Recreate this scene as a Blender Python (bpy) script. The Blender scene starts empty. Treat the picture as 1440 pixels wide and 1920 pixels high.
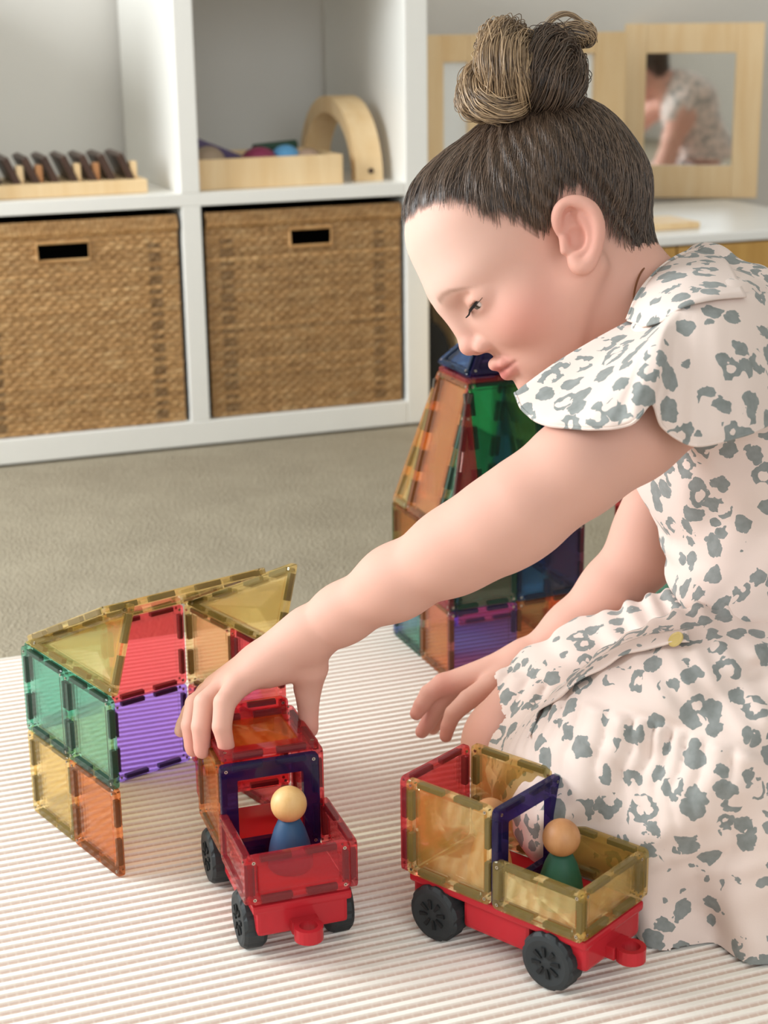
import bpy, bmesh, math, random
import numpy as np
from mathutils import Vector, Matrix

random.seed(4)
rng = np.random.default_rng(4)
sc = bpy.context.scene
COL = sc.collection
R = math.radians

# ------------------------------------------------------------------ camera
CAM = np.array([0.0, 0.0, 0.6483])
PITCH, ROLL, FPX = 0.29098, -0.01343, 3119.0
_f = np.array([0, math.cos(PITCH), -math.sin(PITCH)])
_u = np.array([0, math.sin(PITCH), math.cos(PITCH)])
_r = np.array([1.0, 0, 0])
_c, _s = math.cos(ROLL), math.sin(ROLL)
RGT, UPV, FWD = _c * _r + _s * _u, -_s * _r + _c * _u, _f
cam_d = bpy.data.cameras.new('camera')
cam = bpy.data.objects.new('camera', cam_d)
COL.objects.link(cam)
cam.matrix_world = Matrix(((RGT[0], UPV[0], -FWD[0], CAM[0]), (RGT[1], UPV[1], -FWD[1], CAM[1]),
                           (RGT[2], UPV[2], -FWD[2], CAM[2]), (0, 0, 0, 1)))
cam_d.sensor_fit = 'VERTICAL'
cam_d.sensor_height = 36.0
cam_d.sensor_width = 27.0
cam_d.lens = FPX / 1920.0 * 36.0
cam_d.clip_start = 0.05
cam_d.dof.use_dof = True
cam_d.dof.focus_distance = 1.25
cam_d.dof.aperture_fstop = 8.5
sc.camera = cam


def at(px, py, d):
    """world point seen at photo pixel (px, py) at depth d in metres from the lens"""
    return CAM + d * (RGT * (px - 720) / FPX - UPV * (py - 960) / FPX + FWD)


# ------------------------------------------------------------------ world, lights, exposure
sc.view_settings.view_transform = 'Standard'
sc.view_settings.look = 'None'
sc.view_settings.gamma = 1.0
sc.view_settings.exposure = 0.05
sc.view_settings.use_curve_mapping = False
world = bpy.data.worlds.new('world')
sc.world = world
world.use_nodes = True
world.node_tree.nodes['Background'].inputs[0].default_value = (0.80, 0.90, 1.0, 1)
world.node_tree.nodes['Background'].inputs[1].default_value = 1.0
sc.cycles.use_denoising = True
sc.cycles.max_bounces = 14
sc.cycles.transparent_max_bounces = 24
sc.cycles.diffuse_bounces = 5
sc.cycles.sample_clamp_indirect = 4.0
sc.cycles.caustics_reflective = False
sc.cycles.caustics_refractive = False

# room frame: s runs along the back wall to the right, t runs into the wall
YAW = 0.3551
SH = np.array([-0.2715, 2.5526])
ES = np.array([math.cos(YAW), math.sin(YAW)])
ET = np.array([-math.sin(YAW), math.cos(YAW)])


def room(s, t, z):
    p = SH + ES * s + ET * t
    return Vector((p[0], p[1], z))


def area_light(name, s, t, z, sx, sy, power, color, toward):
    l = bpy.data.lights.new(name, 'AREA')
    l.shape = 'RECTANGLE'
    l.size, l.size_y = sx, sy
    l.energy = power
    l.color = color
    o = bpy.data.objects.new(name, l)
    COL.objects.link(o)
    o.location = room(s, t, z)
    d = room(*toward) - o.location
    o.rotation_euler = d.to_track_quat('-Z', 'Y').to_euler()
    return o


area_light('window_daylight_left', -1.93, -0.55, 1.08, 1.2, 1.1, 64, (0.93, 0.98, 1.0), (0.2, -1.1, 0.25))
area_light('window_daylight_front', -0.5, -4.2, 1.5, 2.6, 1.6, 32, (0.92, 0.97, 1.0), (-0.6, 0, 0.9))


# ------------------------------------------------------------------ materials
def lin(h):
    h = h.lstrip('#')
    o = []
    for i in (0, 2, 4):
        c = int(h[i:i + 2], 16) / 255
        o.append(c / 12.92 if c <= 0.04045 else ((c + 0.055) / 1.055) ** 2.4)
    return tuple(o) + (1.0,)


class NT:
    def __init__(s, name):
        s.m = bpy.data.materials.new(name)
        s.m.use_nodes = True
        s.t = s.m.node_tree
        s.t.nodes.clear()
        s.out = s.n('ShaderNodeOutputMaterial')

    def n(s, typ, ins=None, **kw):
        nd = s.t.nodes.new(typ)
        for k, v in kw.items():
            setattr(nd, k, v)
        for k, v in (ins or {}).items():
            if isinstance(v, (bpy.types.NodeSocket,)):
                s.t.links.new(v, nd.inputs[k])
            else:
                nd.inputs[k].default_value = v
        return nd

    def math(s, op, a, b=0.5, c=None):
        ins = {0: a, 1: b}
        if c is not None:
            ins[2] = c
        return s.n('ShaderNodeMath', ins, operation=op).outputs[0]

    def mix(s, f, a, b, bt='MIX'):
        nd = s.n('ShaderNodeMix', data_type='RGBA', blend_type=bt)
        for i, v in ((0, f), (6, a), (7, b)):
            if isinstance(v, bpy.types.NodeSocket):
                s.t.links.new(v, nd.inputs[i])
            else:
                nd.inputs[i].default_value = v
        return nd.outputs[2]

    def ramp(s, f, stops, interp='LINEAR'):
        nd = s.n('ShaderNodeValToRGB', {0: f})
        cr = nd.color_ramp
        cr.interpolation = interp
        while len(cr.elements) < len(stops):
            cr.elements.new(0.5)
        for e, (p, c) in zip(cr.elements, stops):
            e.position = p
            e.color = c
        return nd.outputs[0]

    def coord(s, which='Object', scale=(1, 1, 1), rot=(0, 0, 0)):
        tc = s.n('ShaderNodeTexCoord')
        mp = s.n('ShaderNodeMapping', {'Vector': tc.outputs[which], 'Scale': scale, 'Rotation': rot})
        return mp.outputs[0]

    def noise(s, vec, scale, detail=3, rough=0.5):
        return s.n('ShaderNodeTexNoise', {'Vector': vec, 'Scale': scale, 'Detail': detail, 'Roughness': rough})

    def bump(s, h, strength=0.3, dist=0.001):
        return s.n('ShaderNodeBump', {'Height': h, 'Strength': strength, 'Distance': dist}).outputs[0]

    def done(s, shader):
        s.t.links.new(shader, s.out.inputs[0])
        return s.m

    def bsdf(s, color, rough=0.5, normal=None, **kw):
        ins = {'Base Color': color, 'Roughness': rough}
        if normal is not None:
            ins['Normal'] = normal
        ins.update(kw)
        return s.n('ShaderNodeBsdfPrincipled', ins).outputs[0]


def plain(name, col, rough=0.5, var=0.04, scale=30, bump=0.0, **kw):
    k = NT(name)
    v = k.coord('Object')
    nz = k.noise(v, scale, 3)
    c = k.mix(nz.outputs[0], tuple(x * (1 - var) for x in lin(col)[:3]) + (1,), tuple(min(1, x * (1 + var)) for x in lin(col)[:3]) + (1,))
    nrm = k.bump(nz.outputs[0], bump, 0.002) if bump else None
    return k.done(k.bsdf(c, rough, nrm, **kw))


def wood(name, c1, c2, rough=0.45, scale=(40, 40, 4)):
    k = NT(name)
    v = k.coord('Object', scale)
    nz = k.noise(v, 1.0, 4, 0.6)
    c = k.ramp(nz.outputs[0], [(0.3, lin(c1)), (0.7, lin(c2))])
    return k.done(k.bsdf(c, rough, k.bump(nz.outputs[0], 0.08, 0.001)))


def tile_plastic(name, col, glow, body):
    """tinted plastic; col is the tint of one whole tile (two surfaces), glow the colour it scatters"""
    k = NT(name)
    c = lin(col)
    tr = k.n('ShaderNodeBsdfTransparent', {'Color': tuple(math.sqrt(x) for x in c[:3]) + (1,)})
    tl = k.n('ShaderNodeBsdfTranslucent', {'Color': lin(glow)})
    df = k.n('ShaderNodeBsdfDiffuse', {'Color': lin(glow)})
    bd = k.n('ShaderNodeMixShader', {0: 0.45, 1: tl.outputs[0], 2: df.outputs[0]})
    m1 = k.n('ShaderNodeMixShader', {0: body, 1: tr.outputs[0], 2: bd.outputs[0]})
    fr = k.n('ShaderNodeFresnel', {'IOR': 1.45})
    gl = k.n('ShaderNodeBsdfGlossy', {'Color': (1, 1, 1, 1), 'Roughness': 0.06})
    m2 = k.n('ShaderNodeMixShader', {0: k.math('MULTIPLY', fr.outputs[0], 0.6), 1: m1.outputs[0], 2: gl.outputs[0]})
    return k.done(m2.outputs[0])


TP = {
    'red': tile_plastic('red_tile_plastic', '#ff868c', '#ff4e5c', .22),
    'orange': tile_plastic('orange_tile_plastic', '#ffb27c', '#ff9444', .15),
    'amber': tile_plastic('amber_pane_plastic', '#ffae70', '#ff8a30', .30),
    'yellow': tile_plastic('yellow_tile_plastic', '#ffeebe', '#ffdb74', .20),
    'teal': tile_plastic('teal_tile_plastic', '#92d8c4', '#46b697', .05),
    'green': tile_plastic('green_tile_plastic', '#5fc4a2', '#22916a', .05),
    'purple': tile_plastic('purple_tile_plastic', '#b48ef6', '#7a4fd0', .05),
    'indigo': tile_plastic('indigo_tile_plastic', '#43347c', '#42327f', .30),
    'blue': tile_plastic('blue_tile_plastic', '#4a80c8', '#2a62b8', .05),
}
M_MAG = plain('dark_magnet', '#453f38', 0.35)
M_RIV = plain('steel_rivet', '#b8b2a4', 0.3, Metallic=1.0)
M_WHITE = plain('white_lacquer', '#eceae4', 0.35, 0.015)
M_WALL = plain('warm_grey_wall_paint', '#dbd7d0', 0.8, 0.02, 6)
M_TYRE = plain('black_rubber', '#23282a', 0.65, 0.1, 60, 0.1)
M_REDC = NT('red_chassis_plastic')
M_REDC = M_REDC.done(M_REDC.bsdf(lin('#d8323c'), 0.18, **{'Transmission Weight': 0.35, 'IOR': 1.3}))
M_OAK = wood('pale_birch_wood', '#e4c08c', '#f0d4a8')
M_OAK2 = wood('shaded_golden_wood', '#b98d4a', '#c99d58')  # darker copy of the kitchen wood, dimmer light put into its colour
M_PEG = wood('peg_head_wood', '#d6a868', '#e2ba80', 0.5, (120, 120, 25))
M_PEGD = wood('dark_peg_head_wood', '#b27a4c', '#c08a5a', 0.5, (120, 120, 25))


# ------------------------------------------------------------------ object helpers
def base(name, loc=(0, 0, 0), label=None, cat=None, group=None, rz=0.0):
    o = bpy.data.objects.new(name, None)
    COL.objects.link(o)
    o.empty_display_size = 0.02
    o.location = loc
    o.rotation_euler = (0, 0, rz)
    tag(o, label, cat, group)
    return o


def tag(o, label=None, cat=None, group=None, kind=None):
    if label: o['label'] = label
    if cat: o['category'] = cat
    if group: o['group'] = group
    if kind: o['kind'] = kind
    return o


def link(name, me, mats, parent=None, smooth=False, world=True):
    """link a mesh whose vertices are in world space (or in the parent's frame when world=False)"""
    if isinstance(me, bmesh.types.BMesh):
        bm = me
        me = bpy.data.meshes.new(name)
        bm.to_mesh(me)
        bm.free()
    if mats is not None and not me.materials:
        for m in (mats if isinstance(mats, (list, tuple)) else [mats]):
            me.materials.append(m)
    if smooth:
        me.polygons.foreach_set('use_smooth', [True] * len(me.polygons))
    o = bpy.data.objects.new(name, me)
    COL.objects.link(o)
    if parent is not None:
        o.parent = parent
        if world:
            pm = Matrix.Identity(4)
            p = parent
            chain = []
            while p is not None:
                chain.append(p.matrix_parent_inverse @ p.matrix_basis)
                p = p.parent
            for c in reversed(chain):
                pm = pm @ c
            o.matrix_parent_inverse = pm.inverted()
    return o


def box(bm, c, size, rot=None, bev=0.0):
    m = Matrix.Translation(c) @ (rot.to_4x4() if rot is not None else Matrix.Identity(4)) @ Matrix.Diagonal((*size, 1))
    r = bmesh.ops.create_cube(bm, size=1.0, matrix=m)
    if bev:
        es = list({e for v in r['verts'] for e in v.link_edges})
        bmesh.ops.bevel(bm, geom=es, offset=bev, segments=2, affect='EDGES', profile=0.6)


def bx(c, size, rot=None, bev=0.0):
    bm = bmesh.new()
    box(bm, c, size, rot, bev)
    return bm


def rbox(s0, s1, t0, t1, z0, z1, bev=0.0):
    """box in room coordinates"""
    return bx(room((s0 + s1) / 2, (t0 + t1) / 2, (z0 + z1) / 2), (s1 - s0, t1 - t0, z1 - z0), Matrix.Rotation(YAW, 3, 'Z'), bev)


def lathe(profile, n=32, axis=None, c=(0, 0, 0)):
    """profile = [(r, z)...] spun about z, then moved by axis matrix"""
    bm = bmesh.new()
    rings = []
    for r, z in profile:
        if r < 1e-6:
            rings.append([bm.verts.new((0, 0, z))])
        else:
            rings.append([bm.verts.new((r * math.cos(2 * math.pi * i / n), r * math.sin(2 * math.pi * i / n), z)) for i in range(n)])
    for a, b in zip(rings, rings[1:]):
        for i in range(n):
            j = (i + 1) % n
            if len(a) == 1 and len(b) == 1:
                continue
            if len(a) == 1:
                bm.faces.new((a[0], b[i], b[j]))
            elif len(b) == 1:
                bm.faces.new((a[i], b[0], a[j]))
            else:
                bm.faces.new((a[i], b[i], b[j], a[j]))
    if len(rings[0]) > 1:
        bm.faces.new(rings[0])
    if len(rings[-1]) > 1:
        bm.faces.new(rings[-1])
    bmesh.ops.recalc_face_normals(bm, faces=bm.faces)
    m = Matrix.Translation(c) @ (axis.to_4x4() if axis is not None else Matrix.Identity(4))
    bm.transform(m)
    return bm


def tube(bm, pts, radii, n=8, cap=True):
    pts = [Vector(p) for p in pts]
    if not hasattr(radii, '__len__'):
        radii = [radii] * len(pts)
    prev = None
    up = None
    for i, p in enumerate(pts):
        d = (pts[min(i + 1, len(pts) - 1)] - pts[max(i - 1, 0)]).normalized()
        if up is None:
            up = d.orthogonal().normalized()
        up = (up - d * up.dot(d)).normalized()
        s = d.cross(up)
        ring = [bm.verts.new(p + (up * math.cos(2 * math.pi * k / n) + s * math.sin(2 * math.pi * k / n)) * radii[i]) for k in range(n)]
        if prev:
            for k in range(n):
                bm.faces.new((prev[k], prev[(k + 1) % n], ring[(k + 1) % n], ring[k]))
        elif cap:
            bm.faces.new(ring[::-1])
        prev = ring
    if cap:
        bm.faces.new(prev)


def spline(pts, n):
    """Catmull-Rom through pts, n samples"""
    P = np.array([np.array(p, float) for p in pts])
    P = np.vstack([2 * P[0] - P[1], P, 2 * P[-1] - P[-2]])
    m = len(P) - 3
    out = []
    for u in np.linspace(0, m, n):
        i = min(int(u), m - 1)
        t = u - i
        a, b, c, d = P[i:i + 4]
        out.append(0.5 * ((2 * b) + (-a + c) * t + (2 * a - 5 * b + 4 * c - d) * t * t + (-a + 3 * b - 3 * c + d) * t ** 3))
    return np.array(out)


# ------------------------------------------------------------------ room shell
def struct(name, bm, m):
    return tag(link(name, bm, m), kind='structure')


k = NT('grey_beige_carpet')
v = k.coord('Object')
n1 = k.noise(v, 9, 4, 0.6)
n2 = k.noise(v, 260, 2, 0.6)
cc = k.mix(n1.outputs[0], lin('#988c76'), lin('#bcb098'))
cc = k.mix(k.math('MULTIPLY', n2.outputs[0], 0.55), cc, lin('#71685a'))
hh = k.math('ADD', n2.outputs[0], k.math('MULTIPLY', n1.outputs[0], 1.5))
M_CARPET = k.done(k.bsdf(cc, 0.95, k.bump(hh, 0.8, 0.006)))

WL, WR, WF, WB, CH = -2.0, 2.7, -4.6, 0.415, 2.45
struct('floor', rbox(WL - .1, WR + .1, WF - .1, WB + .1, -0.06, -0.004), M_CARPET)
struct('ceiling', rbox(WL - .1, WR + .1, WF - .1, WB + .1, CH, CH + .06), M_WHITE)
struct('wall_back', rbox(WL - .1, WR + .1, WB, WB + .1, -0.004, CH), M_WALL)
struct('wall_right', rbox(WR, WR + .1, WF, WB, -0.004, CH), M_WALL)


def wall_with_window(name, along, c0, c1, w0, w1, z0, z1, fixed):
    """wall slab with a rectangular opening; along = 's' or 't'"""
    bm = bmesh.new()
    rot = Matrix.Rotation(YAW, 3, 'Z')

    def slab(a0, a1, b0, b1):
        if along == 't':
            box(bm, room(fixed - .05, (a0 + a1) / 2, (b0 + b1) / 2), (.1, a1 - a0, b1 - b0), rot)
        else:
            box(bm, room((a0 + a1) / 2, fixed - .05, (b0 + b1) / 2), (a1 - a0, .1, b1 - b0), rot)
    slab(c0, w0, -.004, CH); slab(w1, c1, -.004, CH); slab(w0, w1, -.004, z0); slab(w0, w1, z1, CH)
    return struct(name, bm, M_WALL)


def window(name, along, w0, w1, z0, z1, fixed):
    bm = bmesh.new()
    rot = Matrix.Rotation(YAW, 3, 'Z')
    mid = (w0 + w1) / 2
    for a0, a1, b0, b1 in ((w0, w1, z0, z0 + .06), (w0, w1, z1 - .06, z1), (w0, w0 + .06, z0, z1), (w1 - .06, w1, z0, z1), (mid - .03, mid + .03, z0, z1)):
        if along == 't':
            box(bm, room(fixed - .05, (a0 + a1) / 2, (b0 + b1) / 2), (.06, a1 - a0, b1 - b0), rot)
        else:
            box(bm, room((a0 + a1) / 2, fixed - .05, (b0 + b1) / 2), (a1 - a0, .06, b1 - b0), rot)
    return struct(name, bm, M_WHITE)


wall_with_window('wall_left', 't', WF, WB, -1.9, 0.2, 0.5, 2.2, WL)
window('window_1', 't', -1.9, 0.2, 0.5, 2.2, WL)
wall_with_window('wall_front', 's', WL - .1, WR + .1, -1.85, 0.85, 0.6, 2.35, WF)
window('window_2', 's', -1.85, 0.85, 0.6, 2.35, WF)
struct('baseboard_back', rbox(WL, WR, WB - .014, WB, -.004, .09, .003), M_WHITE)

# ------------------------------------------------------------------ play mat: raised bands run along the mat
MATA = YAW
mat_dir = np.array([math.cos(MATA), math.sin(MATA)])
mat_nrm = np.array([-math.sin(MATA), math.cos(MATA)])
edge = np.array([-0.393, 1.624]) @ mat_nrm + 0.012
k = NT('cream_and_blush_woven_mat')
v = k.coord('Object', (1, 1, 1))
sx = k.n('ShaderNodeSeparateXYZ', {0: v})
band = k.math('FRACT', k.math('MULTIPLY', sx.outputs[1], 1 / 0.0104))
across = k.math('FRACT', k.math('MULTIPLY', sx.outputs[0], 1 / 0.0072))
nzm = k.noise(v, 400, 2)
stripe = k.n('ShaderNodeMapRange', {0: k.math('ABSOLUTE', k.math('SUBTRACT', band, 0.5), 0), 1: 0.20, 2: 0.30, 3: 1.0, 4: 0.0}).outputs[0]
stitch = k.n('ShaderNodeMapRange', {0: k.math('ABSOLUTE', k.math('SUBTRACT', across, 0.5), 0), 1: 0.34, 2: 0.44, 3: 1.0, 4: 0.78}).outputs[0]
fac = k.math('MULTIPLY', stripe, stitch)
mc = k.mix(fac, lin('#f4eee4'), lin('#d5bcae'))
mc = k.mix(k.math('MULTIPLY', nzm.outputs[0], 0.12), mc, lin('#fffaf2'))
M_MAT = k.done(k.bsdf(mc, 0.75, k.bump(nzm.outputs[0], 0.15, 0.0008)))
bm = bmesh.new()
per = 0.0104
nb = 128
prof = [(-.5, .0042), (-.30, .0042), (-.22, .0024), (0, .0018), (.22, .0024), (.30, .0042)]
u0, u1, nu = -0.75, 1.35, 2
prev = None
rows = []
for b in range(nb):
    for o_, z in prof:
        rows.append(((b + o_ + 0.5) * per - nb * per, z))
rows = [(rows[0][0], -0.003)] + rows + [(0.0, .0042), (0.0, -0.003)]
for vv, z in rows:
    ring = [bm.verts.new((u, vv, z)) for u in (u0, u1)]
    if prev:
        bm.faces.new((prev[0], prev[1], ring[1], ring[0]))
    prev = ring
bmesh.ops.recalc_face_normals(bm, faces=bm.faces)
mat_o = link('play_mat', bm, M_MAT)
mat_o.location = (*(mat_nrm * edge), 0)
mat_o.rotation_euler = (0, 0, MATA)
tag(mat_o, 'cream play mat with fine blush stripes and woven ribs on the carpet', 'mat')
MATZ = 0.0042
# ------------------------------------------------------------------ cube shelf against the back wall
S0, BZ, BT = 0.3336, 0.0386, 0.0386      # opening, base panel, outer panel thickness
DV = 0.030                               # divider
SD = 0.385                               # depth
M2Z = BZ + S0                            # underside of middle board
M2T = M2Z + 0.020                        # top of middle board
shelf = base('cube_shelf', room(0, .2, 0), 'white cube shelf with two wicker baskets in its bottom row', 'shelf')
TOPZ = M2T + S0
sl, sr = -DV - S0, S0
link('side_panel', rbox(sr, sr + BT, 0, SD, 0, TOPZ + BT, .002), M_WHITE, shelf)
link('side_panel', rbox(sl - BT, sl, 0, SD, 0, TOPZ, .002), M_WHITE, shelf)
link('base_panel', rbox(sl, sr, 0, SD, 0, BZ, .002), M_WHITE, shelf)
link('top_panel', rbox(-DV, sr, 0, SD, TOPZ, TOPZ + BT, .002), M_WHITE, shelf)  # unseen top left open over the left compartment, shaped to brighten it
link('divider', rbox(-DV, 0, .0005, SD, BZ, M2Z, .0015), M_WHITE, shelf)
link('divider', rbox(-DV, 0, .0005, SD, M2T, TOPZ, .0015), M_WHITE, shelf)
link('middle_board', rbox(sl, sr, .0005, SD, M2Z, M2T, .0015), M_WHITE, shelf)

# ------------------------------------------------------------------ wicker baskets
k = NT('woven_seagrass')
v = k.coord('Object', (30, 30, 190))
nz = k.noise(v, 1.0, 4, 0.7)
n2 = k.noise(k.coord('Object', (260, 260, 40)), 1.0, 2)
c = k.ramp(nz.outputs[0], [(0.25, lin('#9a7040')), (0.5, lin('#cf9f66')), (0.75, lin('#e8c48e'))])
c = k.mix(k.math('MULTIPLY', n2.outputs[0], 0.35), c, lin('#7a5028'))
at_ = k.n('ShaderNodeAttribute', attribute_name='shade')
c = k.mix(at_.outputs['Fac'], c, lin('#4a351d'))
M_WICK = k.done(k.bsdf(c, 0.6, k.bump(nz.outputs[0], 0.3, 0.002)))
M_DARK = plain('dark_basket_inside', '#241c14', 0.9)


def basket(s0, hole_s, label, seed, tone, hole_w, rows=46, ncol=19):
    rg = np.random.default_rng(seed)
    w, h = S0 - .014, S0 - .012
    t0, z0 = .010, BZ + .001
    b = base('wicker_basket', room(s0 + S0 / 2, .19, z0), label, 'basket', 'wicker baskets in the bottom row of the shelf')
    # body with a real handle opening: front is woven, sides and back plain woven slabs
    nu, nv = ncol * 6, rows * 3
    us = np.linspace(0, 1, nu + 1); vs = np.linspace(0, 1, nv + 1)
    U, V = np.meshgrid(us, vs, indexing='ij')
    row = np.floor(V * rows)
    ph = np.where(row % 2 == 0, 1.0, -1.0)
    rowv = np.abs(np.sin(V * rows * np.pi))
    D = .0028 * rowv ** .6 * (0.55 + 0.45 * ph * np.sin(U * ncol * np.pi * 2)) + .0008 * rg.normal(size=U.shape)
    rim = (V > .93)
    D = np.where(rim, .004 * np.abs(np.sin((U * 46 + V * 10) * np.pi)) + .003, D)
    sh = np.clip(rg.normal(0.08 + tone, .06, size=(ncol * 6 + 1, 1)) + rg.normal(0, .10, size=(1, rows + 1))[:, np.clip(row[0].astype(int), 0, rows)], 0, .7)
    sh = np.broadcast_to(sh, U.shape).copy()
    side = (np.abs(U - .1) < .035) | (np.abs(U - .885) < .03)
    sh = np.where(side & (V < .88) & ((row.astype(int) * 7 + seed) % 5 < 3) & (rowv > .35), .75, sh)
    gap = (rowv < .22) & ~rim
    sh = np.where(gap, np.maximum(sh, .45), sh)
    P = np.empty(U.shape + (3,))
    for i in range(nu + 1):
        a = room(s0 + .007 + us[i] * w, t0, 0)
        P[i, :, 0] = a[0] - ET[0] * D[i]
        P[i, :, 1] = a[1] - ET[1] * D[i]
    P[..., 2] = z0 + V * h
    hs0, hs1 = (hole_s - hole_w / 2 - s0 - .007) / w, (hole_s + hole_w / 2 - s0 - .007) / w
    hz0, hz1 = .815, .90
    uc = (us[:-1] + us[1:]) / 2; vc = (vs[:-1] + vs[1:]) / 2
    keep = ~((uc[:, None] > hs0) & (uc[:, None] < hs1) & (vc[None] > hz0) & (vc[None] < hz1))
    idx = np.arange((nu + 1) * (nv + 1)).reshape(nu + 1, nv + 1)
    q = np.stack([idx[:-1, :-1], idx[1:, :-1], idx[1:, 1:], idx[:-1, 1:]], -1)[keep]
    me = mesh_np('woven_front', P.reshape(-1, 3), q)
    a = me.attributes.new('shade', 'FLOAT', 'POINT'); a.data.foreach_set('value', sh.reshape(-1).astype(np.float32))
    tag(link('woven_front', me, M_WICK, b, smooth=True), kind='stuff')
    bm = bmesh.new()
    rot = Matrix.Rotation(YAW, 3, 'Z')
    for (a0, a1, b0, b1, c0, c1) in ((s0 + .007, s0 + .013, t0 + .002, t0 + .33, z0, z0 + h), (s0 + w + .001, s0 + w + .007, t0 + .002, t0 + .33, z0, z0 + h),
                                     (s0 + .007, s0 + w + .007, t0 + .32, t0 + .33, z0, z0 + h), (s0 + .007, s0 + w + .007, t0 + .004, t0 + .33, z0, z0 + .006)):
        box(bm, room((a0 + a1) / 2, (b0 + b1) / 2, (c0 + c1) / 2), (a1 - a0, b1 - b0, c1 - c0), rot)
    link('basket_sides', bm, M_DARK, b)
    # wrapped border of the handle opening
    bm = bmesh.new()
    cs = [(hs0, hz0), (hs1, hz0), (hs1, hz1), (hs0, hz1), (hs0, hz0)]
    tube(bm, [room(s0 + .007 + a * w, t0 - .003, z0 + c_ * h) for a, c_ in cs], .0026, 8)
    link('handle_border', bm, M_WICK, b)
    return b


def mesh_np(name, V, F, smooth=False):
    V = np.asarray(V, np.float32); F = np.asarray(F, np.int32)
    me = bpy.data.meshes.new(name)
    me.vertices.add(len(V)); me.vertices.foreach_set('co', V.ravel())
    n = F.shape[1]
    me.loops.add(F.size); me.loops.foreach_set('vertex_index', F.ravel())
    me.polygons.add(len(F))
    me.polygons.foreach_set('loop_start', np.arange(0, F.size, n, dtype=np.int32))
    if smooth:
        me.polygons.foreach_set('use_smooth', np.ones(len(F), dtype=bool))
    me.update(calc_edges=True)
    return me


basket(0.0, .176, 'brown wicker basket with squarish handle hole in right compartment', 3, .24, .068)
basket(-DV - S0, -DV - S0 + .152, 'lighter tan wicker basket with narrow handle slot in left compartment', 8, .0, .078)

# ------------------------------------------------------------------ things in the top row of the shelf
SZ = M2T
rk = base('wooden_slat_toy', room(-.22, .12, SZ), 'long wooden toy with dark leaning slats on left shelf compartment', 'toy')
link('base_board', rbox(-.355, -.072, .035, .165, SZ, SZ + .021, .003), M_OAK, rk)
M_WALN = wood('dark_walnut', '#3a261a', '#54382a')
for i in range(9):
    s = -.335 + i * .0285
    o = link('slat', bx(room(s + .006, .10, SZ + .038), (.010, .10, .044), Matrix.Rotation(YAW, 3, 'Z') @ Matrix.Rotation(R(-24), 3, 'Y'), .001), M_WALN, rk)
    if i % 3 != 1:
        link('peg', bx(room(s + .018, .060, SZ + .034), (.011, .016, .026), Matrix.Rotation(YAW, 3, 'Z'), .002), M_OAK if i in (0, 2, 5, 8) else M_PEGD, rk)

tr = base('wooden_tray', room(.11, .15, SZ), 'shallow pale wooden tray of toys on right shelf compartment', 'tray')
t0, t1, s0, s1 = .030, .20, .004, .240
link('front_board', rbox(s0, s1, t0, t0 + .012, SZ, SZ + .046, .002), M_OAK, tr)
link('back_board', rbox(s0, s1, t1 - .012, t1, SZ, SZ + .046, .002), M_OAK, tr)
link('end_board', rbox(s0, s0 + .012, t0 + .012, t1 - .012, SZ, SZ + .046, .002), M_OAK, tr)
link('end_board', rbox(s1 - .012, s1, t0 + .012, t1 - .012, SZ, SZ + .046, .002), M_OAK, tr)
link('tray_bottom', rbox(s0 + .012, s1 - .012, t0 + .012, t1 - .012, SZ, SZ + .008), M_OAK, tr)


def ball(name, s, t, z, r, col, label, squash=1.0, cat='toy'):
    bm = bmesh.new()
    bmesh.ops.create_uvsphere(bm, u_segments=24, v_segments=16, radius=r)
    bm.transform(Matrix.Translation(room(s, t, z + r * squash)) @ Matrix.Diagonal((1, 1, squash, 1)))
    return tag(link(name, bm, plain(name + '_paint', col, .5), smooth=True), label, cat)


TZ = SZ + .0085
ball('toy_ball', .160, .075, TZ, .026, '#5a9ac8', 'sky blue toy ball in the wooden tray')
ball('toy_egg', .030, .060, TZ, .028, '#a08c78', 'taupe rounded wooden toy at the tray end beside the divider')
ball('toy_pebble', .115, .070, TZ, .030, '#8a2f52', 'magenta rounded toy in the middle of the tray', .85)
ball('wooden_bead', .192, .060, TZ, .023, '#a88c78', 'small beige wooden bead right of blue ball in tray')
bm = bmesh.new()
vs = [bm.verts.new(room(s, t, z)) for t in (.095, .165) for s, z in ((.018, TZ), (.105, TZ), (.105, TZ + .032), (.018, TZ + .068))]
for f in ((3, 2, 1, 0), (4, 5, 6, 7), (0, 1, 5, 4), (1, 2, 6, 5), (2, 3, 7, 6), (3, 0, 4, 7)):
    bm.faces.new([vs[i] for i in f])
bmesh.ops.bevel(bm, geom=list(bm.edges), offset=.002, segments=1, affect='EDGES')
tag(link('toy_wedge', bm, plain('dull_purple_paint', '#5a4a70', .5)), 'dull purple wooden wedge at the back of the tray', 'toy')
bm = bmesh.new()
tube(bm, [room(.125, .130, TZ + .043), room(.200, .150, TZ + .046)], .008, 10)
bmesh.ops.translate(bm, verts=bm.verts, vec=(0, 0, 0))
tag(link('toy_rod', bm, plain('dark_green_paint', '#23493a', .5)), 'dark green rod lying behind the balls in the tray', 'toy')
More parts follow.
